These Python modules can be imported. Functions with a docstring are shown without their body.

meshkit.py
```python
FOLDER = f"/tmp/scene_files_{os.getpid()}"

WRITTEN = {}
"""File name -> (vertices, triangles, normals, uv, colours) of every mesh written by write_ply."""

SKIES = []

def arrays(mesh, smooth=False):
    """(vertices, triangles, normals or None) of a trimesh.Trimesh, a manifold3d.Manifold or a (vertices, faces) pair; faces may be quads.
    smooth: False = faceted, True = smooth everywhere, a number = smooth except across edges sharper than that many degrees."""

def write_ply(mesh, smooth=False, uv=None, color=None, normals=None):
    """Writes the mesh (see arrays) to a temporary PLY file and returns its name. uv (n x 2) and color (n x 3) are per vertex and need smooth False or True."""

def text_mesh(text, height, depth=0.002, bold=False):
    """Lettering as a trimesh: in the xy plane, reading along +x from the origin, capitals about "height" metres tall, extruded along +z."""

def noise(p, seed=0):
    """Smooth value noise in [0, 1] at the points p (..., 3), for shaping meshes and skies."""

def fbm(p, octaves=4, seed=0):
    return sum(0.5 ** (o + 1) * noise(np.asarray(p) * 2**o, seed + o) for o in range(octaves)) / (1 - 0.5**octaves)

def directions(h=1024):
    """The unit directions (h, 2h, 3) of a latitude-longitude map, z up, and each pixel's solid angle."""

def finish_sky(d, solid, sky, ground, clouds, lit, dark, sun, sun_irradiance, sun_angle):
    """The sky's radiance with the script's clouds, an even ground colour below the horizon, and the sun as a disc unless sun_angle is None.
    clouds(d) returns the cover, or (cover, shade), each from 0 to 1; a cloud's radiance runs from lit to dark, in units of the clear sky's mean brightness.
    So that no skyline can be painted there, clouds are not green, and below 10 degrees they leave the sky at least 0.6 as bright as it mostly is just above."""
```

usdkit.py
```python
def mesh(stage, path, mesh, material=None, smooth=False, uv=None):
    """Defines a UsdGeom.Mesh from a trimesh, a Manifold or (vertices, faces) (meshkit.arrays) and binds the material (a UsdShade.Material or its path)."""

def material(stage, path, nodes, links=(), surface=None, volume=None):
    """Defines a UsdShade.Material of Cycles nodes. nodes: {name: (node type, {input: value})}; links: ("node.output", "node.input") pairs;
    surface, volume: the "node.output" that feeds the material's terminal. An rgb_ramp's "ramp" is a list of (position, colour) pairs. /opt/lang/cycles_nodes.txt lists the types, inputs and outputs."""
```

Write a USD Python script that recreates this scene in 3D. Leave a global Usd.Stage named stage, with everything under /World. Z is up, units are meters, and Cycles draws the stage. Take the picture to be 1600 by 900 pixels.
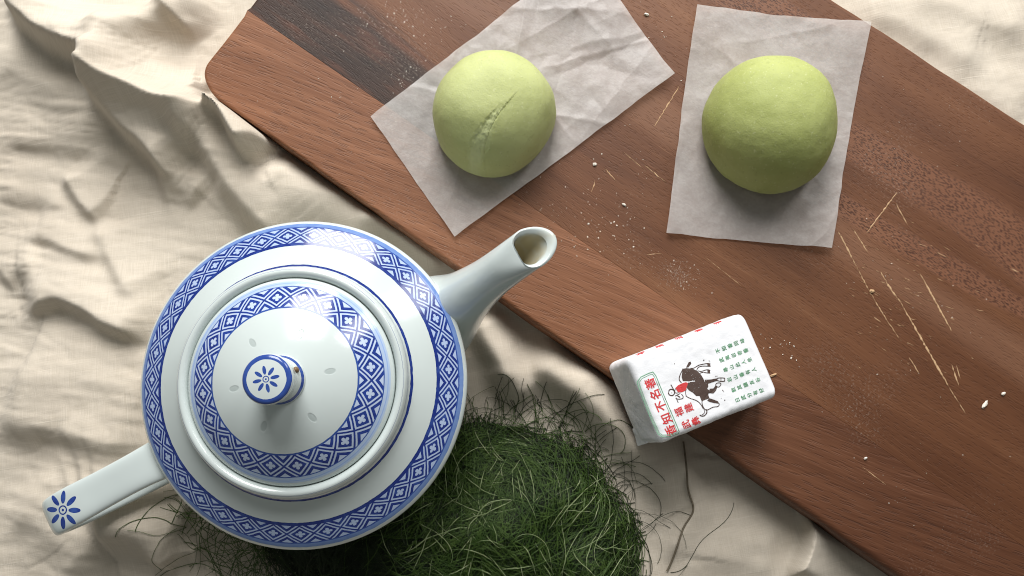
import math, numpy as np, trimesh, usdkit, meshkit
from pxr import Usd, UsdGeom, UsdLux, UsdShade, Gf, Sdf, Vt
from shapely.geometry import Polygon, LineString, Point
from shapely.ops import unary_union
from shapely import affinity

stage = Usd.Stage.CreateInMemory()
UsdGeom.SetStageUpAxis(stage, "Z"); UsdGeom.SetStageMetersPerUnit(stage, 1.0)
UsdGeom.Xform.Define(stage, "/World")

# ------------------------------------------------------------------ camera, light, exposure
FPX, TILT, CAM_H, EXPOSURE = 1244.0, math.radians(7.5), 0.41, 0.20
cam = UsdGeom.Camera.Define(stage, "/World/camera")
cam.AddTranslateOp().Set(Gf.Vec3d(0, 0, CAM_H)); cam.AddRotateXOp().Set(math.degrees(TILT))
cam.CreateHorizontalApertureAttr(36.0); cam.CreateVerticalApertureAttr(20.25)
cam.CreateFocalLengthAttr(36.0 * FPX / 1600); cam.CreateClippingRangeAttr(Gf.Vec2f(0.02, 50))
cam.CreateExposureAttr(EXPOSURE)

def window_light(name, az, el, dist, w, h, power, color):
    """a daylit window pane, facing the table"""
    a, e = math.radians(az), math.radians(el)
    d = np.array([math.cos(e) * math.cos(a), math.cos(e) * math.sin(a), math.sin(e)])
    L = UsdLux.RectLight.Define(stage, "/World/" + name)
    z = d; x = np.cross([0, 0, 1.0], z); x /= np.linalg.norm(x); y = np.cross(z, x)
    m = np.eye(4); m[0, :3], m[1, :3], m[2, :3], m[3, :3] = x, y, z, d * dist
    L.AddTransformOp().Set(Gf.Matrix4d(m.tolist()))
    L.CreateWidthAttr(w); L.CreateHeightAttr(h); L.CreateIntensityAttr(power); L.CreateColorAttr(Gf.Vec3f(*color))
window_light("window_light", 94, 37, 1.50, 0.66, 1.05, 13.0, (1.0, 0.99, 0.97))
window_light("window_light_001", 52, 35, 1.50, 0.34, 0.80, 7.5, (1.0, 0.99, 0.97))
usdkit.material(stage, "/World/Looks/room_air", {"b": ("background_shader", {"color": (0.97, 1.0, 0.95), "strength": 0.14})}, surface="b.background")
dome = UsdLux.DomeLight.Define(stage, "/World/room_light")
UsdShade.MaterialBindingAPI.Apply(dome.GetPrim()).Bind(UsdShade.Material.Get(stage, "/World/Looks/room_air"))

# ------------------------------------------------------------------ helpers
_f = np.array([0, math.sin(TILT), -math.cos(TILT)]); _u = np.array([0, math.cos(TILT), math.sin(TILT)])
def at(px, py, z):
    """the point at height z that the photograph shows at this pixel"""
    d = _f + np.array([1.0, 0, 0]) * (px - 800) / FPX + _u * (450 - py) / FPX
    return np.array([0, 0, CAM_H]) + d * (z - CAM_H) / d[2]
def ats(pts, z): return np.array([at(x, y, z)[:2] for x, y in pts])

used = {}
def path_for(name, parent="/World"):
    k = (parent, name); n = used.get(k, 0); used[k] = n + 1
    return f"{parent}/{name}" + (f"_{n:03d}" if n else "")
def tag(p, label=None, cat=None, group=None, kind=None):
    p = p.GetPrim()
    for k, v in (("label", label), ("category", cat), ("group", group), ("kind", kind)):
        if v: p.SetCustomDataByKey(k, v)
    return p
def thing(name, label, cat, loc=(0, 0, 0), rotz=0.0, group=None):
    x = UsdGeom.Xform.Define(stage, path_for(name))
    x.AddTranslateOp().Set(Gf.Vec3d(*map(float, loc)))
    if rotz: x.AddRotateZOp().Set(rotz)
    tag(x, label, cat, group); return str(x.GetPath())
def obj(name, mesh, m, parent="/World", smooth=False, uv=None):
    return usdkit.mesh(stage, path_for(name, parent), mesh, "/World/Looks/" + m, smooth=smooth, uv=uv)

class V:
    """a value in a node graph"""
    def __init__(s, g, ref): s.g, s.ref = g, ref
    def __add__(s, o): return s.g.m("add", s, o)
    __radd__ = __add__
    def __sub__(s, o): return s.g.m("subtract", s, o)
    def __rsub__(s, o): return s.g.m("subtract", o, s)
    def __mul__(s, o): return s.g.m("multiply", s, o)
    __rmul__ = __mul__
    def __truediv__(s, o): return s.g.m("divide", s, o)
    def __lt__(s, o): return s.g.m("less_than", s, o)
    def __gt__(s, o): return s.g.m("greater_than", s, o)
class G:
    def __init__(s): s.nodes, s.links = {}, []
    def node(s, kind, out, **inp):
        n = f"n{len(s.nodes)}"; vals = {}
        for k, v in inp.items():
            if isinstance(v, V): s.links.append((v.ref, f"{n}.{k}"))
            else: vals[k] = v
        s.nodes[n] = (kind, vals)
        return V(s, f"{n}.{out}")
    def out(s, v, other): return V(s, v.ref.split(".")[0] + "." + other)
    def m(s, t, a, b=None, c=None):
        d = dict(math_type=t, value1=a)
        if b is not None: d["value2"] = b
        if c is not None: d["value3"] = c
        return s.node("math", "value", **d)
    def abs(s, a): return s.m("absolute", a)
    def sq(s, a): return s.m("multiply", a, a)
    def sqrt(s, a): return s.m("sqrt", a)
    def max(s, a, b): return s.m("maximum", a, b)
    def min(s, a, b): return s.m("minimum", a, b)
    def fract(s, a): return s.m("fraction", a)
    def between(s, x, a, b): return s.m("multiply", x > a, x < b)
    def step(s, x, a, b): return s.node("map_range", "result", range_type="smoothstep", value=x, from_min=a, from_max=b, to_min=0.0, to_max=1.0, clamp=True)
    def mix(s, f, a, b, t="mix"): return s.node("mix", "color", mix_type=t, fac=f, color1=a, color2=b)
    def mixf(s, f, a, b): return s.node("mix_float", "result", fac=f, a=a, b=b)
    def xyz(s, v):
        o = s.node("separate_xyz", "x", vector=v); return o, s.out(o, "y"), s.out(o, "z")
    def vec(s, x, y, z=0.0): return s.node("combine_xyz", "vector", x=x, y=y, z=z)
    def noise(s, v, scale, detail=2.0, rough=0.5, dist=0.0): return s.node("noise_texture", "fac", vector=v, scale=scale, detail=detail, roughness=rough, distortion=dist)
    def ramp(s, f, stops): return s.node("rgb_ramp", "color", fac=f, ramp=stops)
    def uv(s): return s.node("texture_coordinate", "UV")
    def pos(s): return s.node("geometry", "position")
    def bump(s, h, dist, strength=1.0): return s.node("bump", "normal", height=h, distance=dist, strength=strength)
    def build(s, name, **p):
        o = s.node("principled_bsdf", "BSDF", **p)
        return usdkit.material(stage, "/World/Looks/" + name, s.nodes, s.links, surface=o.ref)
    def close(s, name, o): return usdkit.material(stage, "/World/Looks/" + name, s.nodes, s.links, surface=o.ref)

def sm(x, a, b):
    t = np.clip((np.asarray(x, float) - a) / (b - a), 0, 1); return t * t * (3 - 2 * t)
def polydist(P, pts):
    """distance of the points P to a polyline, its signed side (+ = left of travel) and the fraction along it"""
    pts = np.asarray(pts, float); seg = np.linalg.norm(np.diff(pts, axis=0), axis=1); tot = seg.sum(); acc = 0
    best = np.full(len(P), 1e9); sign = np.ones(len(P)); tt = np.zeros(len(P))
    for a, b, L in zip(pts[:-1], pts[1:], seg):
        d = (b - a) / L; w = P - a; t = np.clip(w @ d, 0, L); q = w - t[:, None] * d; dist = np.hypot(q[:, 0], q[:, 1])
        k = dist < best; best[k] = dist[k]; sign[k] = np.sign(d[0] * w[k, 1] - d[1] * w[k, 0]); tt[k] = (acc + t[k]) / tot; acc += L
    return best, sign, tt
def spline(pts, n=8):
    """smooth polyline through the points"""
    from scipy.interpolate import CubicSpline
    pts = np.asarray(pts, float)
    if len(pts) < 3: return pts
    t = np.r_[0, np.cumsum(np.linalg.norm(np.diff(pts, axis=0), axis=1))]
    return CubicSpline(t, pts, axis=0)(np.linspace(0, t[-1], n * (len(pts) - 1) + 1))
def grid_faces(nu, nv, wrap=False):
    i, j = np.meshgrid(np.arange(nu - (0 if wrap else 1)), np.arange(nv - 1), indexing="ij"); k = (i + 1) % nu
    q = np.stack([i * nv + j, k * nv + j, k * nv + j + 1, i * nv + j + 1], -1).reshape(-1, 4)
    return np.vstack([q[:, [0, 1, 2]], q[:, [0, 2, 3]]])
def fbm(x, y, s, oct=4, seed=0):
    return meshkit.fbm(np.stack([np.asarray(x) * s + 50, np.asarray(y) * s + 50, np.zeros_like(x) + .5], -1), oct, seed) - 0.5

# world places that several builders share
BOARD_TOP, CLOTH_Z, POT = 0.0240, 0.0030, np.array([-0.0910, 0.0050])
BANG = -35.3; BU = np.array([math.cos(math.radians(BANG)), math.sin(math.radians(BANG))]); BV = np.array([-BU[1], BU[0]])
BU0, BV0, BV1, BU1, GLUE = -0.2245, 0.0340, 0.2590, 0.3600, 0.0803
def board_xy(u, v): return BU * u + BV * v
_c = [(-0.2265, .259), (-0.2225, .047)]
_c += [(-0.2225 + .020 * (1 - math.cos(t)), .047 - .013 * math.sin(t)) for t in np.linspace(.12, math.pi / 2, 14)]
BOARD_OUT = Polygon(_c + [(BU1, BV0), (BU1, .259)])
BUN1, BUN2 = at(771, 176, .037)[:2], at(1203, 194, .037)[:2]

# ------------------------------------------------------------------ materials
def linen():
    g = G(); p = g.pos(); x, y, z = g.xyz(p)
    a = math.radians(-9); c, s = math.cos(a), math.sin(a)
    u, v = x * c - y * s, x * s + y * c
    wob = g.noise(p, 60.0, 2.0) * 0.002
    warp = g.noise(g.vec(u * 60.0, (v + wob) * 3300.0, 0.0), 1.0, 3.0, .65)
    weft = g.noise(g.vec((u + wob) * 3300.0, v * 60.0, 5.0), 1.0, 3.0, .65)
    slub = g.step(g.noise(g.vec(u * 25.0, v * 1500.0, 9.0), 1.0, 2.0), .58, .8)
    slub2 = g.step(g.noise(g.vec(u * 1500.0, v * 25.0, 3.0), 1.0, 2.0), .6, .8)
    th = warp + weft
    h = th + (slub + slub2) * 0.5
    tone = g.noise(p, 9.0, 3.0)
    base = g.mix(g.step(tone, .3, .7), (.60, .528, .44), (.65, .582, .492))
    col = g.mix(g.step(th, .72, 1.25), g.mix(1.0, base, (.87, .86, .83), "multiply"), base)
    col = g.mix((slub + slub2) * 0.35, col, (.77, .71, .61))
    g.build("linen", base_color=col, roughness=.9, specular_ior_level=.15, sheen_weight=.15, sheen_roughness=.5, normal=g.bump(h, .00016, .55))
linen()

def wood(name, dark_patch, ):
    g = G(); u, v, _ = g.xyz(g.uv())
    P = g.vec(u, v, 0.0)
    u0, v0 = u, v
    if not dark_patch:
        ca, sa = math.cos(math.radians(13)), math.sin(math.radians(13)); u, v = u * ca + v * sa, v * ca - u * sa
    bend = g.noise(g.vec(u * 5.0, v * 14.0, 1.0), 1.0, 2.0)
    vv = v + (bend - .5) * .018
    fine = g.noise(g.vec(u * 45.0, vv * 1500.0, 2.0), 1.0, 3.0, .6)
    streak = g.noise(g.vec(u * 9.0, vv * 260.0, 4.0), 1.0, 3.0, .6)
    band = g.noise(g.vec(u * 3.0, vv * 42.0, 7.0), 1.0, 2.0)
    pore = g.node("voronoi_texture", "distance", vector=g.vec((u + (fine - .5) * .004) * (300.0 if dark_patch else 120.0), vv * 1150.0, 0.0), scale=1.0, randomness=1.0)
    pore = 1.0 - g.step(pore, .22, .40)
    zone = g.step(g.noise(g.vec(u * 4.0, vv * 34.0, 3.0 if dark_patch else 11.0), 1.0, 1.0), .46, .60)
    if dark_patch:   # two bands of open pores along the figure
        vb = v0 + (bend - .5) * .030 + (streak - .5) * .006
        b1 = 1.0 - g.step(g.abs(vb - .2010), .008, .015)
        b2 = 1.0 - g.step(g.abs(vb - .1605 - u * .10), .0035, .0065)
        b3 = (1.0 - g.step(g.abs(vb - .2320), .008, .016)) * (1.0 - g.step(u, .03, .07))
        zone = g.max(g.max(b1, b2) * g.step(u, .03, .08), b3)
        pw = g.vec(u * 520.0 + v * 420.0 + (fine - .5) * .8, v * 1500.0 - u * 120.0, 2.0)
        spots = 1.0 - g.step(g.node("voronoi_texture", "distance", vector=pw, scale=1.0, randomness=1.0), .34, .50)
    t = band * (.50 if dark_patch else .40) + streak * (.26 if dark_patch else .55) + fine * .28 + ((g.noise(g.vec(u * 9.0, v * 16.0, 8.0), 1.0, 2.0) - .5) * .55 + .055 if dark_patch else -.04)
    if dark_patch:
        col = g.ramp(t, [(.28, (.062, .0215, .0085)), (.48, (.110, .039, .0145)), (.66, (.155, .060, .024)), (.85, (.22, .096, .043))])
    else:
        col = g.ramp(t, [(.28, (.092, .032, .0135)), (.50, (.182, .070, .030)), (.64, (.246, .103, .049)), (.80, (.33, .147, .076))])
    if not dark_patch:
        col = g.mix(g.step(u0 + (bend - .5) * .05, .02, .11) * .85, col, g.mix(.85, col, (.50, .45, .43), "multiply"))
    col = g.mix(g.step(u0 + (bend - .5) * .08, .08, .24), col, g.mix(1.0, col, (.74, .70, .68), "multiply"))
    if dark_patch:   # a heartwood figure in the wide stave
        edge = (bend - .5) * .05 + (streak - .5) * .02
        dv = v0 - GLUE
        m = (1.0 - g.step(dv + edge, .029, .043)) * (1.0 - g.step(u + edge, -.085, -.035))
        hw = g.noise(g.vec(u * 14.0, vv * 75.0, 6.0), 1.0, 3.0, .6)
        hcol = g.ramp(hw, [(.34, (.017, .0095, .007)), (.52, (.038, .0175, .011)), (.66, (.100, .034, .017))])
        col = g.mix(m, col, hcol)
        fig = 1.0 - g.step(g.abs(dv + (bend - .5) * .03 - .075), .004, .014)
        col = g.mix(fig * .25, col, (.30, .16, .10))
    col = g.mix(pore * (.14 if dark_patch else g.mixf(zone, .12, .30)), col, (.045, .018, .011))
    if dark_patch:
        col = g.mix(zone * .45, col, (.24, .108, .062)); col = g.mix(spots * zone * .92, col, (.060, .020, .009))
    col = g.mix(g.step(fine, .62, .80) * .22, col, (.42, .24, .15))
    dust = g.step(g.noise(P, 16.0, 3.0), .50, .72) * g.step(g.noise(P, 900.0, 2.0), .52, .75)
    col = g.mix(dust * .22, col, (.55, .46, .38))
    g.build(name, base_color=col, roughness=g.mixf(fine, .46, .62), specular_ior_level=.36, normal=g.bump(fine - pore * .8 + streak * .5, .00018, .6))
wood("wood_light", False); wood("wood_dark", True)
def plain(name, c, rough=.6, var=.15, scale=900.0, **kw):
    g = G(); n = g.noise(g.pos(), scale, 3.0)
    g.build(name, base_color=g.mix(n, tuple(x * (1 - var) for x in c), tuple(min(1, x * (1 + var)) for x in c)), roughness=rough, **kw)
plain("raw_wood", (.55, .36, .20), .8, .3)
plain("flour", (.80, .75, .66), .9, .1)
plain("table_wood", (.16, .10, .07), .6)
plain("ink_red", (.62, .045, .05), .6, .2, 2500.0); plain("ink_green", (.10, .30, .15), .6, .25, 2500.0)
plain("ink_dark", (.075, .045, .036), .6, .3, 2500.0); plain("ink_frame", (.16, .42, .24), .6, .25, 2500.0)
plain("chip_brown", (.16, .09, .04), .5)
plain("thread", (.16, .13, .09), .8)

COB, MID, WASH, PALE, PORC = (.010, .028, .20), (.036, .085, .33), (.22, .33, .58), (.41, .51, .72), (.60, .665, .655)
def lattice(g, ang, t, n, phase):
    """ink of the lattice band: ang in turns, t across the band from 0 to 1"""
    x = g.abs(g.fract(ang * float(n) + phase) - .5); y = g.abs(t - .5)   # x,y: 0 at a lozenge's centre
    d = x + y
    dd = g.min(d, 1.0 - d)           # lozenges, and the half lozenges between them
    inside = d < .5
    m, k = g.max(x, y), g.min(x, y)
    flower = g.max(g.m("less_than", g.sqrt(g.sq(m - .112) + g.sq(k)), .070), g.m("less_than", m, .06))
    ink_line = (dd > .446)
    core = g.m("multiply", dd < .352, g.mixf(inside, dd > .185, 1.0 - flower))
    return g.max(ink_line, core)
def daisy(g, r, th, s, rot=0.0):
    """an eight-petalled flower of radius s"""
    k = (g.fract(th * (8 / (2 * math.pi)) + rot) - .5) * (2 * math.pi / 8)
    px, py = r * g.m("cosine", k), r * g.m("sine", k)
    pet = (g.sq((px - .66 * s) / (.33 * s)) + g.sq(py / (.135 * s))) < 1.0
    eye = g.max(g.between(r, .17 * s, .245 * s), r < .07 * s)
    return g.max(pet, eye)
def over(g, col, mask, c): return g.mix(mask, col, c)
def porcelain(name, ink):
    g = G(); uv = g.uv(); col = g.mix(g.noise(g.pos(), 35.0, 2.0), tuple(x * .97 for x in PORC), PORC)
    wob = (g.noise(g.pos(), 420.0, 2.0) - .5) * .00045
    depth = g.noise(g.pos(), 260.0, 3.0)
    extra = {}
    if ink:
        col, extra = ink(g, uv, col, wob, depth)
    b = g.noise(g.pos(), 55.0, 2.0)
    return g.build(name, base_color=col, roughness=.16, specular_ior_level=.5, coat_weight=.25, coat_roughness=.09, normal=g.bump(b + extra.get("dent", 0.0), .0006, .25))
def body_ink(g, uv, col, wob, depth):
    a, r, _ = g.xyz(uv); r = r + wob; a = a + wob * .4
    dark = g.mix(g.step(depth, .42, .85), COB, MID)
    t = (r - .0603) / .0073
    band = g.between(r, .0602, .0677)
    col = over(g, col, band, PALE)
    col = over(g, col, g.m("multiply", band, lattice(g, a, t, 35, .06)), dark)
    col = over(g, col, g.between(r, .0588, .0602), dark)
    col = over(g, col, g.between(r, .0677, .0682), MID)
    col = over(g, col, g.between(r, .0682, .0699), g.mix(depth, (.10, .19, .50), WASH))
    col = over(g, col, g.between(r, .0485, .0495), dark)
    return col, {}
def lid_ink(g, uv, col, wob, depth):
    a, r, _ = g.xyz(uv); r = r + wob * .6; a = a + wob * .5
    dark = g.mix(g.step(depth, .3, .7), COB, (.022, .055, .30))
    t = (r - .0298) / .0088
    band = g.between(r, .0298, .0386)
    col = over(g, col, band, (.50, .595, .77))
    col = over(g, col, g.m("multiply", band, lattice(g, a, t, 20, .0)), dark)
    col = over(g, col, g.between(r, .0291, .0298), MID)
    col = over(g, col, g.between(r, .0386, .0390), MID)
    col = over(g, col, g.between(r, .0390, .0412), g.mix(depth, (.36, .47, .68), (.48, .59, .74)))
    col = over(g, col, g.between(r, .0401, .0405), (.30, .42, .72))
    k = (g.fract(a * 6.0 + .30) - .5) * (2 * math.pi / 6)
    px, py = r * g.m("cosine", k), r * g.m("sine", k)
    e = g.sq((px - .0192) / .0022) + g.sq((py + .0006) / .00125)
    grain = 1.0 - g.step(e, .55, 1.25)
    col = over(g, col, grain, (.44, .50, .49))
    return col, {"dent": grain * -.8}
def knob_ink(g, uv, col, wob, depth):
    a, s, _ = g.xyz(uv)          # s: run of the profile from the centre of the top
    dark = g.mix(g.step(depth, .3, .7), (.026, .065, .29), MID)
    col = over(g, col, g.between(s + wob, .0074, .0096), dark)
    col = over(g, col, daisy(g, s, a * (2 * math.pi), .0051, .2), dark)
    col = over(g, col, g.between(s + wob, .0247, .0263), dark)
    return col, {}
def handle_ink(g, uv, col, wob, depth):
    x, y, _ = g.xyz(uv)
    dx, dy = x - .0640, y
    r = g.sqrt(g.sq(dx) + g.sq(dy)) + wob; th = g.m("arctan2", dy, dx)
    col = over(g, col, g.m("multiply", g.m("less_than", g.abs(y), .02), daisy(g, r, th, .0084, .12)), g.mix(g.step(depth, .3, .7), (.012, .034, .23), MID))
    return col, {}
porcelain("porcelain_body", body_ink); porcelain("porcelain_lid", lid_ink); porcelain("porcelain_knob", knob_ink); porcelain("porcelain_handle", handle_ink); porcelain("porcelain", None)

def spout_mat():
    g = G(); a, s, _ = g.xyz(g.uv())
    col = g.mix(g.noise(g.pos(), 35.0, 2.0), tuple(x * .97 for x in PORC), PORC)
    st = g.noise(g.pos(), 120.0, 3.0)
    col = g.mix(g.step(s + (st - .5) * .5, 1.04, 1.30) * .85, col, (.50, .42, .24))   # tea stain inside the mouth
    g.build("porcelain_spout", base_color=col, roughness=.16, specular_ior_level=.5, coat_weight=.25, coat_roughness=.09, normal=g.bump(g.noise(g.pos(), 90.0, 2.0), .0006, .3))
spout_mat()
def bun_mat(name, c1, c2, c3):
    g = G(); p = g.pos()
    n = g.noise(p, 40.0, 3.0); f = g.noise(p, 1300.0, 3.0)
    col = g.mix(g.step(n, .3, .7), c1, c2)
    col = g.mix(g.step(g.noise(p, 300.0, 3.0), .60, .72) * .30, col, tuple(x * .78 for x in c1))
    col = g.mix(g.step(g.noise(p, 700.0, 2.0), .62, .74) * .30, col, (.66, .68, .42))
    col = g.mix(g.step(g.noise(p, 1100.0, 1.0), .70, .76) * .5, col, tuple(x * .6 for x in c1))
    col = g.mix(g.node("attribute", "fac", attribute="crumb"), col, c3)
    g.build(name, base_color=col, roughness=.62, specular_ior_level=.3, subsurface_weight=.12, subsurface_radius=(.004, .004, .0015), subsurface_scale=1.0, normal=g.bump(f + n * .6 + g.noise(p, 420.0, 2.0), .00022, .5))
bun_mat("bun_pale", (.42, .455, .19), (.49, .53, .24), (.50, .54, .27))
bun_mat("bun_deep", (.335, .375, .118), (.41, .45, .165), (.40, .42, .10))
def paper():
    g = G(); p = g.pos(); x, y, z = g.xyz(p)
    fib = g.noise(p, 700.0, 4.0, .65); cl = g.noise(p, 110.0, 3.0, .6)
    col = g.mix(g.step(fib * .5 + cl * .5, .35, .68), (.74, .69, .665), (.90, .865, .835))
    nrm = g.bump(cl * .7 + fib * .3, .0006, .6)
    d = g.node("principled_bsdf", "BSDF", base_color=col, roughness=.36, specular_ior_level=.5, normal=nrm)
    t = g.node("translucent_bsdf", "BSDF", color=(.5, .47, .43), normal=nrm)
    tr = g.node("transparent_bsdf", "BSDF", color=(.92, .90, .87))
    o = g.node("mix_closure", "closure", fac=.20, closure1=d, closure2=t)
    o = g.node("mix_closure", "closure", fac=.48, closure1=o, closure2=tr)
    g.close("baking_paper", o)
paper()
def wrap():
    g = G(); p = g.pos(); cl = g.noise(p, 140.0, 3.0, .6)
    g.build("wrapper", base_color=g.mix(cl, (.83, .84, .88), (.89, .895, .92)), roughness=.45, specular_ior_level=.4, normal=g.bump(cl + g.noise(p, 1500.0, 2.0) * .2, .0005, .40))
wrap()
def moss(name, c1, c2):
    g = G(); n = g.noise(g.pos(), 160.0, 3.0); f = g.noise(g.pos(), 1500.0, 2.0)
    g.build(name, base_color=g.mix(g.step(n * .5 + f * .5, .35, .65), c1, c2), roughness=.45, specular_ior_level=.28)
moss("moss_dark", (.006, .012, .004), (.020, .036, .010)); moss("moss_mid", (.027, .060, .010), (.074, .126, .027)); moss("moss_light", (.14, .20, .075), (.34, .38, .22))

# ------------------------------------------------------------------ the table and the cloth
tb = trimesh.creation.box([1.6, 1.4, .03]); tb.apply_translation([0, .03, -.0195])
tag(obj("table_top", tb, "table_wood"), kind="structure")

RIDGES = [  # pixel path (left to right), height mm, width up mm, width down mm, sharpness
    ([(20, -15), (48, 30), (90, 66), (135, 84), (190, 112), (228, 128)], 15, 16, 6, 0),
    ([(150, 62), (215, 52), (280, 22), (330, -20)], 9, 9, 11, 0),
    ([(245, -10), (278, 22), (312, 62)], 6, 7, 5, 1),
    ([(142, 108), (160, 122), (192, 141), (248, 168), (300, 186), (352, 170)], 15, 13, 9, 1),
    ([(146, 116), (180, 165), (222, 215), (262, 262), (285, 282)], 12, 20, 5, 0),
    ([(262, 188), (300, 196), (335, 232), (372, 292), (415, 345), (450, 400)], 9, 15, 8, 0),
    ([(335, 160), (362, 180), (388, 215), (415, 262)], 17, 12, 5, 0),
    ([(410, 250), (470, 290), (540, 330), (610, 365)], 8, 9, 16, 0),
    ([(240, 292), (278, 290), (318, 312)], 5, 7, 7, 0),
    ([(96, 262), (118, 300), (136, 322), (164, 336)], 5, 12, 4, 0),
    ([(158, 340), (172, 385), (196, 428), (222, 470)], 4, 10, 5, 0),
    ([(28, 354), (80, 376), (138, 398), (170, 404)], 4, 12, 4, 0),
    ([(-20, 210), (70, 220), (150, 236), (230, 248)], 3, 14, 5, 0),
    ([(-20, 292), (50, 300), (110, 316)], 2, 12, 5, 0),
    ([(-10, 440), (25, 414), (60, 402)], 3, 10, 6, 0),
    ([(24, 484), (60, 474), (95, 466), (144, 486), (190, 508), (250, 530)], 8, 17, 6, 0),
    ([(-20, 644), (40, 660), (80, 664), (160, 680), (250, 690)], 7, 22, 8, 0),
    ([(0, 560), (80, 580), (150, 590), (220, 604)], 2.5, 18, 10, 0),
    ([(140, 826), (190, 812), (250, 834), (300, 852)], 9, 24, 16, 0),
    ([(250, 895), (280, 868), (320, 872)], 6, 10, 5, 1),
    ([(20, 770), (60, 800), (110, 850), (150, 900)], 4, 14, 12, 0),
    ([(738, 480), (766, 530), (794, 586), (822, 650)], 10, 8, 9, 0),
    ([(822, 530), (868, 585), (908, 632), (955, 690), (1000, 750)], 8, 9, 9, 0),
    ([(880, 540), (930, 600), (990, 690), (1030, 750), (1060, 800)], 7, 10, 10, 0),
    ([(-20, 60), (60, 120), (120, 165), (180, 215)], 5, 22, 12, 0), ([(560, 330), (600, 350), (650, 385), (700, 420)], 5, 12, 6, 0),
    ([(1068, 690), (1074, 750), (1084, 784), (1072, 820), (1052, 890)], 3, 13, 4, 1),
    ([(1262, 770), (1264, 830), (1256, 864), (1236, 910)], 8, 18, 1.5, 1),
    ([(1090, 850), (1150, 870), (1220, 890)], 2, 12, 9, 0),
    ([(1330, 20), (1400, 22), (1470, 60), (1560, 90)], 4, 12, 10, 0),
    ([(1400, -10), (1480, 0), (1560, 30), (1620, 60)], 3, 9, 9, 0),
    ([(1450, 90), (1530, 130), (1620, 180)], 2, 9, 9, 0),
]
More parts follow.
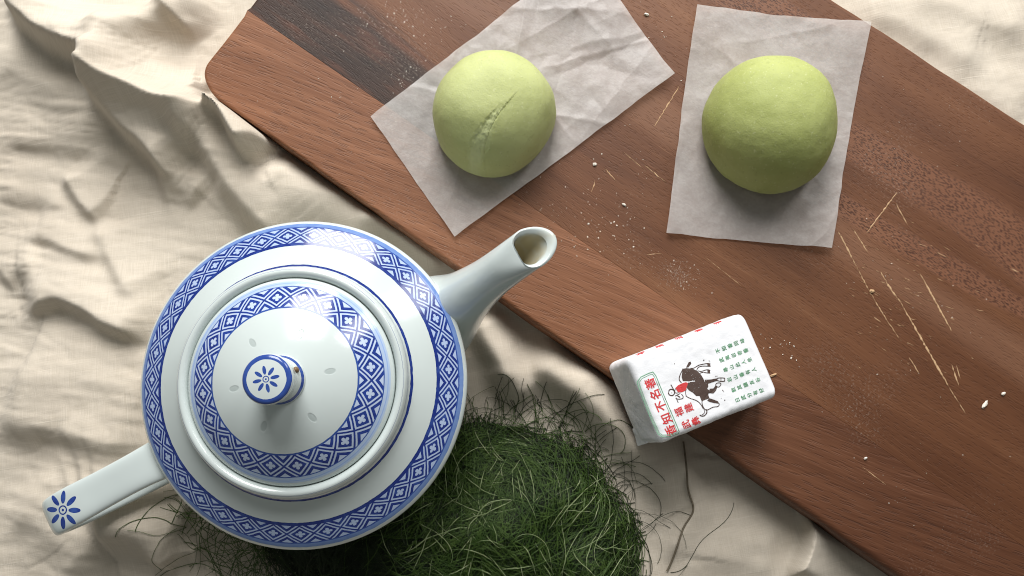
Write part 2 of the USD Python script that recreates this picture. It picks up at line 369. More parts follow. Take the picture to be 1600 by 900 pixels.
def build_cloth():
    xs = np.arange(-.44, .44, .00115); ys = np.arange(-.34, .42, .00115)
    X, Y = np.meshgrid(xs, ys, indexing="ij"); P = np.stack([X.ravel(), Y.ravel()], 1)
    wx = fbm(P[:, 0], P[:, 1], 40, 2, 3) * .005; wy = fbm(P[:, 0], P[:, 1], 40, 2, 8) * .005
    Q = P + np.stack([wx, wy], 1)
    Z = np.zeros(len(P))
    for pts, h, wu, wd, sharp in RIDGES:
        w = ats(spline(np.array(pts, float), 5), .008)
        lo, hi = w.min(0) - .09, w.max(0) + .09
        k = np.nonzero(((P > lo) & (P < hi)).all(1))[0]
        d, s, t = polydist(Q[k], w)
        wid = np.where(s > 0, wu * (1.0 if sharp or wd < 2 else 1.3 if h >= 8 else 1.7), wd * (1.0 if sharp or wd < 2 else .95 if h >= 8 else 1.05)) / 1000.0
        q = d / wid
        prof = np.exp(-q ** 1.25) if sharp else np.exp(-q * q)
        taper = sm(t, 0, .22) * sm(1 - t, 0, .22) * .9 + .1
        endfade = np.where((t <= 0) | (t >= 1), .5, 1.0)
        Z[k] += (1.7 if h >= 8 else 1.4) * h / 1000.0 * prof * taper * endfade
    x, y = P[:, 0], P[:, 1]
    left = sm(-x, .05, .20)
    Z += fbm(x, y, 14, 2, 21) * .012 + fbm(x * .8 + y * .25, y * 1.5 - x * .25, 40, 2, 5) * .0026
    rid = np.abs(fbm(x * .55 + y * .2, y * 1.6 + x * .2, 70, 3, 33))
    Z += (np.exp(-rid / .035) * .0002 - np.exp(-np.abs(fbm(x * .6, y * 1.4 + x * .3, 40, 3, 71)) / .03) * .0004) * (.3 + .7 * left)
    Z += fbm(x * .35 + y * .12, y * 2.2 + x * .3, 60, 3, 91) * .0020 * left
    rd = fbm(x * .30 + y * .10, y * 1.9 + x * .25, 62, 2, 131); Z += (np.exp(-np.abs(rd) / .03) * .0007 - np.exp(-np.abs(rd - .1) / .03) * .0006) * (.25 + .75 * left) * sm(fbm(x, y, 18, 2, 140), -.05, .12)
    Z += fbm(x, y, 190, 2, 55) * .0005
    Z = Z - np.percentile(Z, 4)
    Z = np.maximum(Z, 0) + .0008
    # pressed flat under the board, the teapot and the nest of strands
    from shapely import contains_xy
    lu, lv = P @ BU, P @ BV
    ins = np.minimum(np.minimum(lu - BU0, lv - BV0), BV1 - lv)
    press = sm(ins, -.0035, .003)
    rp = np.hypot(x - POT[0], y - POT[1]); press = np.maximum(press, 1 - sm(rp, .046, .064))
    nest_px = Polygon(ats([(690, 672), (790, 656), (880, 682), (930, 722), (965, 800), (980, 900), (700, 1000), (480, 900), (560, 740)], .008))
    from shapely import points as spts, distance as sdist
    k = np.nonzero((y < .06) & (x > -.20) & (x < .12))[0]; gp = spts(P[k]); dn = sdist(gp, nest_px)
    press[k] = np.maximum(press[k], .9 * (1 - sm(dn, 0, .024)))
    Z = Z * (1 - press) + np.minimum(Z, CLOTH_Z) * press
    cap = .052 * sm(rp, .040, .075) + CLOTH_Z
    Z = np.minimum(Z, cap)
    return np.stack([x, y, Z], 1), grid_faces(len(xs), len(ys)), (xs, ys, Z.reshape(len(xs), len(ys)))
cv, cf, CLOTH = build_cloth()
def cloth_z(x, y):
    from scipy.interpolate import RegularGridInterpolator
    return RegularGridInterpolator((CLOTH[0], CLOTH[1]), CLOTH[2], bounds_error=False, fill_value=.002)(np.stack([x, y], -1))
tag(obj("linen_cloth", (cv, cf), "linen", smooth=True), "rumpled cream linen cloth spread under the board and the teapot", "cloth")

# ------------------------------------------------------------------ cutting board
def slab(poly, top, thick, rfun, step=.004):
    """a slab with rounded upper edges; rfun(points) gives the edge radius"""
    ring = poly.exterior if poly.exterior.is_ccw else poly.exterior.reverse()
    ring = LineString(list(ring.coords)).segmentize(step)
    p = np.array(ring.coords)[:-1]
    tn = np.roll(p, -1, 0) - np.roll(p, 1, 0); tn /= np.linalg.norm(tn, axis=1, keepdims=True)
    nrm = np.stack([-tn[:, 1], tn[:, 0]], 1)
    r = rfun(p)[:, None]; loops = []
    for a in np.linspace(0, math.pi / 2, 6):
        loops.append(np.hstack([p + nrm * r * (1 - math.cos(a)), top - r + r * math.sin(a)]))
    loops = [np.hstack([p, np.full((len(p), 1), top - thick)])] + loops
    n = len(p); v = np.vstack(loops); f = []
    for k in range(len(loops) - 1):
        i = np.arange(n); j = (i + 1) % n
        f += [np.stack([k * n + i, k * n + j, (k + 1) * n + j], 1), np.stack([k * n + i, (k + 1) * n + j, (k + 1) * n + i], 1)]
    for k, flip in ((len(loops) - 1, False), (0, True)):
        cv_, cf_ = trimesh.creation.triangulate_polygon(Polygon(loops[k][:, :2]), engine="earcut")
        idx = np.array([np.argmin(((loops[k][:, :2] - c) ** 2).sum(1)) for c in cv_]) + k * n
        ff = idx[cf_]
        nz = np.cross(v[ff[:, 1]] - v[ff[:, 0]], v[ff[:, 2]] - v[ff[:, 0]])[:, 2]
        bad = (nz < 0) != flip; ff[bad] = ff[bad][:, ::-1]; f.append(ff)
    return v, np.vstack(f)
from shapely.geometry import box as sbox
def wobble(poly, seed):
    rg = LineString(list(poly.exterior.coords)).segmentize(.004); p = np.array(rg.coords)[:-1]
    off = fbm(p[:, 0], p[:, 1], 30, 3, seed) * .0016
    near = np.abs(p[:, 1] - GLUE) < .0002
    p = p + np.stack([off, off], 1) * (~near)[:, None]
    return Polygon(p)
board = thing("cutting_board", "long reddish brown wooden cutting board lying diagonally on the linen", "cutting board", (0, 0, 0), BANG)
for cut, matn, lab in ((sbox(-1, -1, 1, GLUE), "wood_light", "narrow orange brown stave along the lower edge"), (sbox(-1, GLUE, 1, 1), "wood_dark", "wide stave with a black brown heartwood patch at its end")):
    piece = wobble(BOARD_OUT.intersection(cut), 4)
    lo = cut.bounds[1] < 0
    def rf(p, lo=lo):
        e = np.abs(p[:, 1] - GLUE) < .0003
        return np.where(e, .00018, np.where(p[:, 0] < -.195, .0018, np.interp(p[:, 0], [-.195, .05, .2], [.0016, .0024, .0042])))
    v, f = slab(piece, BOARD_TOP, .0205, rf)
    m = obj("stave", (v, f), matn, board, smooth=35, uv=None)
    pts = np.array(m.GetPointsAttr().Get())
    UsdGeom.PrimvarsAPI(m).CreatePrimvar("st", Sdf.ValueTypeNames.TexCoord2fArray, "vertex").Set(Vt.Vec2fArray.FromNumpy(pts[:, :2].astype(np.float32)))
    tag(m, lab)
def blocal(px, py):
    w = at(px, py, BOARD_TOP)[:2]; return np.array([w @ BU, w @ BV])
rng = np.random.default_rng(5)
SCR = [([(1310, 362), (1336, 412)], 2.2), ([(1336, 412), (1372, 478), (1408, 533)], 1.6), ([(1376, 424), (1392, 452), (1407, 472)], 2.6), ([(1407, 472), (1440, 530), (1478, 598)], 2.4), ([(1450, 548), (1482, 602)], 2.6), ([(1478, 598), (1510, 648)], 1.2),
       ([(1438, 428), (1462, 472), (1487, 517)], 2.6), ([(1354, 364), (1401, 301)], 1.9), ([(1333, 358), (1355, 393)], 1.8), ([(1400, 318), (1418, 352)], 1.6), ([(1420, 558), (1436, 583)], 1.6), ([(1487, 570), (1498, 602)], 1.8), ([(1494, 570), (1501, 592)], 1.4),
       ([(1345, 728), (1385, 758)], 1.0), ([(1022, 198), (1062, 134)], 1.5), ([(930, 282), (924, 300)], 1.5), ([(946, 264), (962, 282)], 1.3), ([(1007, 258), (1042, 286)], 1.3), ([(975, 238), (1010, 268)], .9), ([(1100, 400), (1165, 452)], .8), ([(1580, 420), (1592, 425)], 1.6), ([(1010, 398), (1034, 396)], 1.0)]
for k in range(80):   # short nicks round the long cuts
    cx, cy = rng.normal(1420, 55), rng.normal(455, 60); a = math.radians(rng.normal(26, 9)); L = rng.uniform(4, 16)
    SCR.append(([(cx, cy), (cx + L * math.cos(a), cy + L * math.sin(a))], rng.uniform(.5, 1.1)))
for pts, w in SCR:
    q = np.array([blocal(*p) for p in spline(np.array(pts, float), 6)])
    q = np.array(LineString(q).segmentize(.0010).coords); n = len(q); q = q + rng.normal(0, .00010 if w > 1.2 else .00004, q.shape)
    t = np.gradient(q, axis=0); t /= np.linalg.norm(t, axis=1, keepdims=True); nn = np.stack([-t[:, 1], t[:, 0]], 1)
    s = np.linspace(0, 1, n); wd = w * .00040 * .5 * (np.sin(np.pi * np.clip(s * .94 + .03, 0, 1)) ** .5) * rng.uniform(.30, 1.35, n)
    a, b = q + nn * wd[:, None], q - nn * wd[:, None]
    z = np.full(n, BOARD_TOP + .00007)
    vv = np.vstack([np.c_[a, z - .0001], np.c_[q, z + .00006], np.c_[b, z - .0001]])
    i = np.arange(n - 1)
    ff = np.vstack([np.stack([i, i + n, i + 1], 1), np.stack([i + 1, i + n, i + n + 1], 1), np.stack([i + n, i + 2 * n, i + n + 1], 1), np.stack([i + n + 1, i + 2 * n, i + 2 * n + 1], 1)])[:, ::-1]
    obj("scratch", (vv, ff), "raw_wood", board)

# ------------------------------------------------------------------ baking paper
def sheet(corners, seed, creases, lift, bun):
    """corners in pixels, in order round the sheet"""
    n = 170
    C = ats(corners, BOARD_TOP + .001); S, T = np.meshgrid(np.linspace(0, 1, n), np.linspace(0, 1, n), indexing="ij")
    P = (C[0] * (1 - S)[..., None] * (1 - T)[..., None] + C[1] * S[..., None] * (1 - T)[..., None] + C[2] * (S * T)[..., None] + C[3] * ((1 - S) * T)[..., None])
    edge = np.minimum(np.minimum(S, 1 - S), np.minimum(T, 1 - T))
    wob = np.stack([fbm(P[..., 0], P[..., 1], 60, 3, seed), fbm(P[..., 0], P[..., 1], 60, 3, seed + 9)], -1) * .0016
    P = P + wob * (1 - sm(edge, 0, .2))[..., None]
    x, y = P[..., 0], P[..., 1]
    z = np.zeros_like(x); R = np.random.default_rng(seed); c0 = P.reshape(-1, 2).mean(0)
    for k in range(creases):
        a = R.uniform(0, np.pi); o = c0 + R.uniform(-.055, .055, 2); L = R.uniform(.012, .05)
        w = P - o; d = w[..., 0] * -math.sin(a) + w[..., 1] * math.cos(a) + fbm(x, y, 90, 2, seed + k) * .004; t = w[..., 0] * math.cos(a) + w[..., 1] * math.sin(a)
        z += R.choice([-1, 1], p=[.35, .65]) * R.uniform(.0003, .0011) * (1.1 if creases > 30 else .5) * np.exp(-np.abs(d) / R.uniform(.002, .006)) * np.exp(-(t / L) ** 2)
    z += fbm(x, y, 75, 3, seed + 40) * .0014 + fbm(x, y, 22, 2, seed + 70) * .004
    for (i, j), h in lift.items():
        z += h * np.exp(-((S - i) ** 2 + (T - j) ** 2) / .045)
    rb = np.hypot(x - bun[0], y - bun[1]); z *= sm(rb, .020, .036)
    z = BOARD_TOP + .0005 + np.maximum(z - np.percentile(z, 3), 0)
    return np.stack([x, y, z], -1).reshape(-1, 3), grid_faces(n, n)
v, f = sheet([(710, 370), (1052, 118), (912, -78), (580, 183)], 12, 42, {(0, 0): .0015, (1, 0): .0035, (0, 1): .002}, BUN1)
tag(obj("baking_paper", (v, f), "baking_paper", smooth=True), "crinkled grey baking paper set diagonally, under the bun with a split", "baking paper")
v, f = sheet([(1040, 365), (1297, 389), (1357, 38), (1088, 9)], 31, 26, {(0, 0): .0025, (1, 0): .003, (1, 1): .003, (0, 1): .002}, BUN2)
tag(obj("baking_paper", (v, f), "baking_paper", smooth=True), "smoother upright baking paper sheet under the smooth darker green bun", "baking paper")

# ------------------------------------------------------------------ buns
def bun(center, R, hgt, seed, irregular, split=None):
    nu, nv = 420, 200
    a = np.linspace(0, 2 * np.pi, nu, endpoint=False); s = np.linspace(0, 1, nv)
    A, Sx = np.meshgrid(a, s, indexing="ij")
    # profile from the flat foot, round the swelling side, to the top
    ph = -.62 + (math.pi / 2 + .62) * Sx
    r = R * np.maximum(np.cos(ph), 0) ** .80; z = np.sin(ph)
    z = np.where(z < 0, z * .30 * hgt, z * hgt * .78)
    z = z - z.min()
    foot = ph < -.60
    k = 1 + irregular[0] * np.cos(2 * (A - irregular[1])) + irregular[2] * np.cos(3 * (A - irregular[3])) + irregular[4] * np.cos(4 * (A - irregular[5]))
    x, y = r * k * np.cos(A), r * k * np.sin(A)
    q = np.stack([x, y, z], -1) * 30 + seed
    d = (meshkit.fbm(q, 3, seed) - .5) * .0036 + (meshkit.fbm(q * 4, 2, seed + 3) - .5) * .0006 + (meshkit.fbm(q * 14, 2, seed + 5) - .5) * .00012
    P = np.stack([x, y, z], -1); n = np.stack([np.cos(ph) * np.cos(A), np.cos(ph) * np.sin(A), np.sin(ph)], -1)
    crumb = np.zeros(A.shape)
    if split is not None:
        X = P[..., :2].reshape(-1, 2) + center[:2]; up = (z > .006).ravel()
        for kind, path, w, h in split:
            dd, sg, t = polydist(X, path)
            fade = np.minimum(1, 5 * np.minimum(t, 1 - t)) * up
            if kind == "tear":
                ww = w * (.40 + .75 * sm(t, .15, .6)) * (1 + 1.6 * fbm(X[:, 0], X[:, 1], 420, 2, 17))
                m = (1 - sm(dd, ww * .35, ww)) * np.minimum(1, fade)
                d = d - (h * m * (.35 + 2.2 * np.clip(meshkit.fbm(np.c_[X * [900, 520], X[:, :1] * 0], 3, 6) - .2, 0, 1))).reshape(d.shape); crumb = np.maximum(crumb, m.reshape(d.shape))
            else:   # the skin on the right stands over the skin on the left
                d = d + (h * np.where(sg < 0, np.exp(-dd / w), 0) * fade).reshape(d.shape)
    P = P + n * d[..., None]; P[..., 2] = np.maximum(P[..., 2], 0)
    P = P.reshape(-1, 3)
    f = grid_faces(nu, nv, True)
    return P, f, crumb.ravel()
def put_bun(label, center, zb, mesh, mat):
    P, f, crumb = mesh
    m = obj("steamed_bun", (P + np.r_[center, zb], f), mat, smooth=True); tag(m, label, "bun")
    UsdGeom.PrimvarsAPI(m).CreatePrimvar("crumb", Sdf.ValueTypeNames.FloatArray, "vertex").Set(Vt.FloatArray.FromNumpy(crumb.astype(np.float32)))
zb = BOARD_TOP + .0007
onbun = lambda q: spline(np.array([at(x, y, z)[:2] for x, y, z in q]))
tear = onbun([(786, 158, .067), (770, 180, .065), (757, 203, .061), (748, 226, .055), (742, 248, .047), (744, 268, .037), (752, 284, .026)])
lip = onbun([(812, 132, .067), (792, 156, .067), (774, 182, .065), (763, 206, .061), (757, 230, .055), (758, 262, .040), (764, 286, .026)])
put_bun("pale matcha green bun with a crumbly split down its front", BUN1, zb, bun(BUN1, .0304, .0410, 7, (.020, .6, .012, .4, .006, .2), [("tear", tear, .0046, .0005), ("lip", lip, .0060, .0004)]), "bun_pale")
put_bun("smooth darker green bun with unbroken skin on the upright paper sheet", BUN2, zb, bun(BUN2, .0330, .0440, 11, (.024, 1.62, .010, 1.0, .006, .5)), "bun_deep")

# ------------------------------------------------------------------ teapot
def revolve(prof, n=360, uvr=None, off=(0, 0, 0), close=True):
    """profile (r, z) in metres; uv = (turns, uvr)"""
    prof = np.asarray(prof, float); a = np.linspace(0, 2 * np.pi, n + 1)
    v = np.stack([prof[None, :, 0] * np.cos(a)[:, None], prof[None, :, 0] * np.sin(a)[:, None], np.broadcast_to(prof[None, :, 1], (n + 1, len(prof)))], -1).reshape(-1, 3) + off
    f = grid_faces(n + 1, len(prof))
    u = np.stack([np.repeat(a / (2 * np.pi), len(prof)), np.tile(prof[:, 0] if uvr is None else uvr, n + 1)], 1)
    return v, f, u
def smooth_profile(pts, n=7):
    p = spline(np.array(pts, float) / 1000.0, n); return np.vstack([p[:1], p[1:]])
def rev_obj(name, prof, mat, parent, uvr=None, off=(0, 0, 0)):
    v, f, u = revolve(prof, 420, uvr, off)
    # seam normals: analytic from the profile
    m = usdkit.mesh(stage, path_for(name, parent), (v, f), "/World/Looks/" + mat, smooth=False, uv=u)
    t = np.gradient(prof, axis=0); nr, nz = t[:, 1], -t[:, 0]; L = np.hypot(nr, nz) + 1e-12; nr, nz = nr / L, nz / L
    a = np.linspace(0, 2 * np.pi, 421)
    N = np.stack([nr[None] * np.cos(a)[:, None], nr[None] * np.sin(a)[:, None], np.broadcast_to(nz[None], (421, len(nz)))], -1).reshape(-1, 3)
    m.CreateNormalsAttr(Vt.Vec3fArray.FromNumpy(N.astype(np.float32))); m.SetNormalsInterpolation("vertex")
    return m
PZ = CLOTH_Z + .0008
pot = thing("teapot", "white porcelain teapot with blue lattice bands standing on the linen", "teapot", (POT[0], POT[1], PZ))
g = -PZ * 1000   # heights below were read from the photograph above the cloth's base
low = smooth_profile([(36, 1.5), (38.5, 0), (41.5, 0), (43, 2.5), (48, 7), (57, 16), (65, 29), (69.6, 42), (71.2, 51), (71.4, 54.5 + g + 4)], 6)
top = smooth_profile([(71.4, 58.3 + g), (71.25, 59.6 + g), (70.2, 61.0 + g), (66, 64.0 + g), (59.3, 67.6 + g), (53.5, 70.8 + g), (50.2, 72.8 + g), (48.6, 74.2 + g), (47.9, 75.8 + g), (47.7, 78.0 + g), (47.0, 79.9 + g), (45.6, 80.8 + g), (44.0, 80.2 + g), (43.1, 78.5 + g), (42.6, 75 + g), (42.4, 70 + g)], 8)
prof = np.vstack([low, top]); uvr = np.r_[.0714 + (.0714 - low[:, 0]) + .001, top[:, 0]]; uvr[len(low) + 8 * 11:] = .05 + 0 * uvr[len(low) + 8 * 11:]
rev_obj("body", prof, "porcelain_body", pot, uvr)
lidp = np.vstack([smooth_profile([(38, 72 + g), (42.2, 74 + g), (42.75, 77.5 + g), (42.6, 79.3 + g), (41.6, 80.5 + g), (39.5, 82.0 + g), (35.5, 84.9 + g), (29.6, 88.4 + g), (22, 91.8 + g), (14, 94.2 + g), (8, 95.2 + g), (.01, 95.5 + g)], 8)])
lu = lidp[:, 0].copy(); lu[lidp[:, 1] < (79.0 + g) / 1000] = .0425
lid = rev_obj("lid", lidp, "porcelain_lid", pot, lu)
kp = smooth_profile([(9.9, 94.6 + g), (9.6, 96.0 + g), (8.7, 97.6 + g), (8.0, 100 + g), (8.1, 103 + g), (8.9, 107 + g), (9.5, 110 + g), (9.5, 111.6 + g), (8.8, 112.7 + g), (7.2, 113.2 + g), (4, 113.6 + g), (.01, 113.8 + g)], 8)
seg = np.linalg.norm(np.diff(kp, axis=0), axis=1); run = np.r_[0, np.cumsum(seg)]; run = run[-1] - run
kn = rev_obj("knob", kp, "porcelain_knob", str(lid.GetPath()), run)
# a brown chip in the glaze at the foot of the knob
cp = trimesh.creation.icosphere(2, 1.0); cp.apply_scale([.0010, .0013, .0017]); cp.apply_transform(trimesh.transformations.rotation_matrix(math.radians(28), [0, 0, 1]))
cp.apply_translation(np.array([.0083 * math.cos(math.radians(28)), .0083 * math.sin(math.radians(28)), (99.5 + g) / 1000]))
tag(obj("chip", cp, "chip_brown", str(lid.GetPath()), smooth=True), "brown chip in the glaze at the knob's foot")

def tube_uv(rings, closed_n):
    """rings: list of (n,3) arrays"""
    n = len(rings[0]); v = np.vstack([np.vstack([r, r[:1]]) for r in rings])
    f = grid_faces(len(rings), n + 1)
    return v, f
SPA = math.degrees(math.atan2(at(838, 383, .09)[1] - POT[1], at(838, 383, .09)[0] - POT[0]))
def spout():
    # centre line in the vertical plane of the spout: (out, up, half width across, half depth, tilt of the section in degrees)
    st = np.array([(50, 26, 25, 26, 25), (60, 33, 22.5, 23, 34), (69, 41, 18.2, 19, 42), (77, 50, 13.6, 15, 47), (85, 60, 11.0, 12, 50), (93, 70, 9.4, 10, 52), (101.5, 79, 8.9, 9.4, 58), (109.0, 86.5, 8.8, 10.0, 70), (112.4, 89.6, 8.8, 11.0, 80)], float)
    t = np.arange(len(st)); from scipy.interpolate import CubicSpline
    fine = CubicSpline(t, st, axis=0)(np.linspace(0, len(st) - 1, 60))
    a = np.linspace(0, 2 * np.pi, 72, endpoint=False); rings, ss = [], []
    def ring(o, u, hw, hd, tilt, lipx=0.0, flare=0.0):
        th = math.radians(tilt); nx = np.array([-math.sin(th), 0, math.cos(th)])     # 'depth' axis of the section, in the spout's plane
        # tilt: direction of the section's normal above the horizontal
        dep = np.array([math.sin(th), 0, -math.cos(th)])
        c = np.array([o, 0, u]); C, S = np.cos(a), np.sin(a); k = flare    # flare: how far the near side is flattened into a D
        C2 = np.where(C < 0, C * (1 - .42 * k), C * (1 + .06 * k)); S2 = np.sign(S) * np.where(C < 0, np.abs(S) ** (1 - .5 * k), np.abs(S) * (1 - .10 * k * np.maximum(C, 0)))
        return (c[None] + C2[:, None] * dep * hd + S2[:, None] * np.array([0, 1, 0]) * hw) / 1000.0
    for i, (o, u, hw, hd, tl) in enumerate(fine): rings.append(ring(o, u + g, hw, hd, tl, 0, float(sm(i, 44, 59)))); ss.append(i / 59)
    o, u, hw, hd, tl = fine[-1]; u += g
    rings += [ring(o + .1, u + .8, hw - .5, hd - .5, tl + 1, 0, 1), ring(o - .7, u + .7, hw - 1.0, hd - 1.7, tl + 2, 0, 1), ring(o - 1.5, u - .1, hw - 1.6, hd - 3.0, tl + 1, 0, 1)]; ss += [1.01, 1.03, 1.06]
    for i, k in enumerate((57, 54, 51, 47, 42, 36, 30)):
        o, u, hw, hd, tl = fine[k]; rings.append(ring(o - (1.0 if i < 2 else 0), u + g, hw - 2.4, hd - 2.8, tl, 0, max(0, 1 - .3 * i))); ss.append(1.10 + .07 * i)
    v, f = tube_uv(rings, 72); uv = np.stack([np.tile(np.linspace(0, 1, 73), len(rings)), np.repeat(ss, 73)], 1)
    R = trimesh.transformations.rotation_matrix(math.radians(SPA), [0, 0, 1])[:3, :3]
    return v @ R.T, f, uv
def fixed_normals(m, v, f, n_around):
    """smooth normals with the seam's two columns averaged"""
    fn = np.cross(v[f[:, 1]] - v[f[:, 0]], v[f[:, 2]] - v[f[:, 0]]); N = np.zeros_like(v)
    for k in range(3): np.add.at(N, f[:, k], fn)
    G_ = N.reshape(-1, n_around + 1, 3); s_ = G_[:, 0] + G_[:, -1]; G_[:, 0] = s_; G_[:, -1] = s_
    N = G_.reshape(-1, 3); N /= np.linalg.norm(N, axis=1, keepdims=True) + 1e-20
    m.CreateNormalsAttr(Vt.Vec3fArray.FromNumpy(N.astype(np.float32))); m.SetNormalsInterpolation("vertex")
def outward(v, f):
    """turns the faces so that the signed volume is positive"""
    vol = np.einsum("ij,ij->i", v[f[:, 0]], np.cross(v[f[:, 1]], v[f[:, 2]])).sum()
    return f if vol > 0 else f[:, ::-1]
v, f, uv = spout()
c0 = v.mean(0); f = outward(v - c0, f)
fixed_normals(usdkit.mesh(stage, path_for("spout", pot), (v, f), "/World/Looks/porcelain_spout", smooth=False, uv=uv), v, f, 72)

HEND = at(74, 812, .050)[:2] - POT; HA = math.degrees(math.atan2(HEND[1], HEND[0])); HR = np.hypot(*HEND) * 1000
def handle():
    # (out, up, half width, half thickness, sideways) along the strap, outer loop then back beneath
    st = np.array([(66.0, 51, 9.6, 3.0, 0), (72, 53.5, 9.0, 2.9, 0), (80, 54.5, 8.4, 2.8, 0), (92, 54.0, 8.2, 2.7, 0), (105, 53.0, 8.4, 2.7, 0), (116, 52.0, 8.7, 2.7, 0), (HR - 7, 50.5, 8.7, 2.8, 0), (HR - 1.8, 47.6, 8.4, 2.9, 0), (HR - .2, 41, 7.8, 2.9, .2), (HR - 3, 33.5, 7.2, 2.8, .7), (HR - 11, 27.5, 6.8, 2.7, 1.0), (105, 23.5, 6.8, 2.7, 1.1), (88, 22, 7.0, 2.8, 1.1), (72, 22.5, 7.6, 3.0, 1.1), (58, 24, 8.0, 3.2, 1.1)], float)
    from scipy.interpolate import CubicSpline
    t = np.r_[0, np.cumsum(np.hypot(np.diff(st[:, 0]), np.diff(st[:, 1])))]
    fine = CubicSpline(t, st, axis=0)(np.linspace(0, t[-1], 120))
    tang = np.gradient(fine[:, :2], axis=0); tang /= np.linalg.norm(tang, axis=1, keepdims=True)
    a = np.linspace(0, 2 * np.pi, 56, endpoint=False)
    cx = np.sign(np.cos(a)) * np.abs(np.cos(a)) ** .55; cy = np.sign(np.sin(a)) * np.abs(np.sin(a)) ** .55
    rings, uv = [], []
    for (o, u, hw, ht, side), (tx, tz) in zip(fine, tang):
        nrm = np.array([-tz, 0, tx])
        p = (np.array([o, side, u + g])[None] + cx[:, None] * hw * np.array([0, 1, 0]) + cy[:, None] * ht * nrm) / 1000
        p = np.vstack([p]); rings.append(p)
        topside = u > 45
        uu = np.stack([p[:, 0] - (HR / 1000 - .0740), p[:, 1] if topside else p[:, 1] + 1.0], 1)
        uv.append(np.vstack([uu, uu[:1]]))
    v, f = tube_uv(rings, 56)
    R = trimesh.transformations.rotation_matrix(math.radians(HA), [0, 0, 1])[:3, :3]
    return v @ R.T, f, np.vstack(uv)
v, f, uv = handle(); f = outward(v - v.mean(0), f)
fixed_normals(usdkit.mesh(stage, path_for("handle", pot), (v, f), "/World/Looks/porcelain_handle", smooth=False, uv=uv), v, f, 56)

# ------------------------------------------------------------------ packet of tea
PA, PB, PC, PD = (at(*q, BOARD_TOP + .0285)[:2] for q in ((969, 575), (1161, 499), (1211, 609), (1032, 682)))
PCEN = (PA + PB + PC + PD) / 4 + np.array([.0012, .0004]); PL, PW, PH = .0580, .0405, .0280
PANG = math.degrees(math.atan2(*(((PB - PA) + (PC - PD)) / 2)[::-1]))
packet = thing("tea_packet", "white paper tea packet printed with an ox, overhanging the board edge", "tea packet", (PCEN[0], PCEN[1], BOARD_TOP + .0003), PANG)
_ca, _sa = math.cos(math.radians(PANG)), math.sin(math.radians(PANG))
def plocal(px, py):
    w = at(px, py, BOARD_TOP + PH)[:2] - PCEN; return np.array([w[0] * _ca + w[1] * _sa, -w[0] * _sa + w[1] * _ca])
RC = .0034
def crinkle(x, y, z):
    q = np.stack([x, y, z], -1)
    return (meshkit.fbm(q * 120 + 9, 3, 4) - .5) * .0011 + (meshkit.fbm(q * 420, 2, 14) - .5) * .00022 - np.exp(-np.abs(meshkit.fbm(q * 70 + 3, 2, 44) - .5) / .012) * .00016
def section(t):
    """a point of the rounded cross-section at arc length t from the middle of the top towards +y: (y, z, ny, nz)"""
    s = np.sign(t); t = np.abs(t); f_ = PW / 2 - RC; arc = RC * math.pi / 2; h = PH - 2 * RC
    a = np.clip((t - f_) / RC, 0, math.pi / 2); side = np.clip(t - f_ - arc, 0, None)
    y = np.where(t < f_, t, f_ + RC * np.sin(a)); z = PH - RC + RC * np.cos(a) - side
    return s * y, z, s * np.sin(a), np.cos(a)
def psurf(X, t, lift=0.0):
    y, z, ny, nz = section(t)
    d = crinkle(X, y, z) + lift
    return np.stack([X - .0052 * np.clip(1 - z / PH, 0, 1) ** .8 * sm(-X, .016, .0285), y + ny * d, z + nz * d], -1)
def packet_mesh():
    tmax = PW / 2 - RC + RC * math.pi / 2 + PH - RC
    T = np.linspace(-tmax, tmax, 150); re = .0032
    e = np.linspace(0, math.pi / 2, 6)[:-1]
    xs = np.r_[-PL / 2 + re * (1 - np.sin(e)) * 0 + re * (1 - np.cos(np.linspace(math.pi / 2, 0, 6)))[::-1][::-1] * 0, ] if False else None
    k = np.linspace(0, math.pi / 2, 7)
    inset = np.r_[re * (1 - np.sin(k)), np.zeros(60), re * (1 - np.sin(k[::-1]))]; X = np.r_[-PL / 2 + re * (1 - np.cos(k)), np.linspace(-PL / 2 + re, PL / 2 - re, 62)[1:-1], PL / 2 - re * (1 - np.cos(k[::-1]))]
    rows = []
    for x, i in zip(X, inset):
        p = psurf(np.full(len(T), x), T); c = np.array([0, 0, PH * .5]); q = p - c
        q[:, 1] *= 1 - i / (PW / 2); q[:, 2] *= 1 - i / (PH / 2); rows.append(q + c)
    v = np.vstack(rows); f = grid_faces(len(X), len(T)); n = len(T)
    vs, fs = [v], [f]; base = len(v)
    for r, flip in ((0, False), (len(X) - 1, True)):
        loop = v[r * n:(r + 1) * n]; nr = 8; c = loop[[0, -1]].mean(0)
        for j in range(1, nr):
            w = j / nr; q = loop * (1 - w) + c * w; q = q.copy()
            q[:, 0] += (fbm(q[:, 1], q[:, 2], 150, 3, 60 + r) * .0016) * min(1, j / 2) * (1 - w)
            vs.append(q)
        vs.append(c[None])
        i = np.arange(n - 1); rings = [r * n] + [base + n * j for j in range(nr - 1)]
        for a_, b_ in zip(rings[:-1], rings[1:]): fs += [np.stack([a_ + i, a_ + i + 1, b_ + i + 1], 1), np.stack([a_ + i, b_ + i + 1, b_ + i], 1)]
        fs.append(np.stack([rings[-1] + i, rings[-1] + i + 1, np.full(n - 1, base + n * (nr - 1))], 1)); base += n * (nr - 1) + 1
    m = trimesh.Trimesh(np.vstack(vs), np.vstack(fs), process=False); trimesh.repair.fix_normals(m)
    return m
obj("wrapper", packet_mesh(), "wrapper", packet, smooth=50)
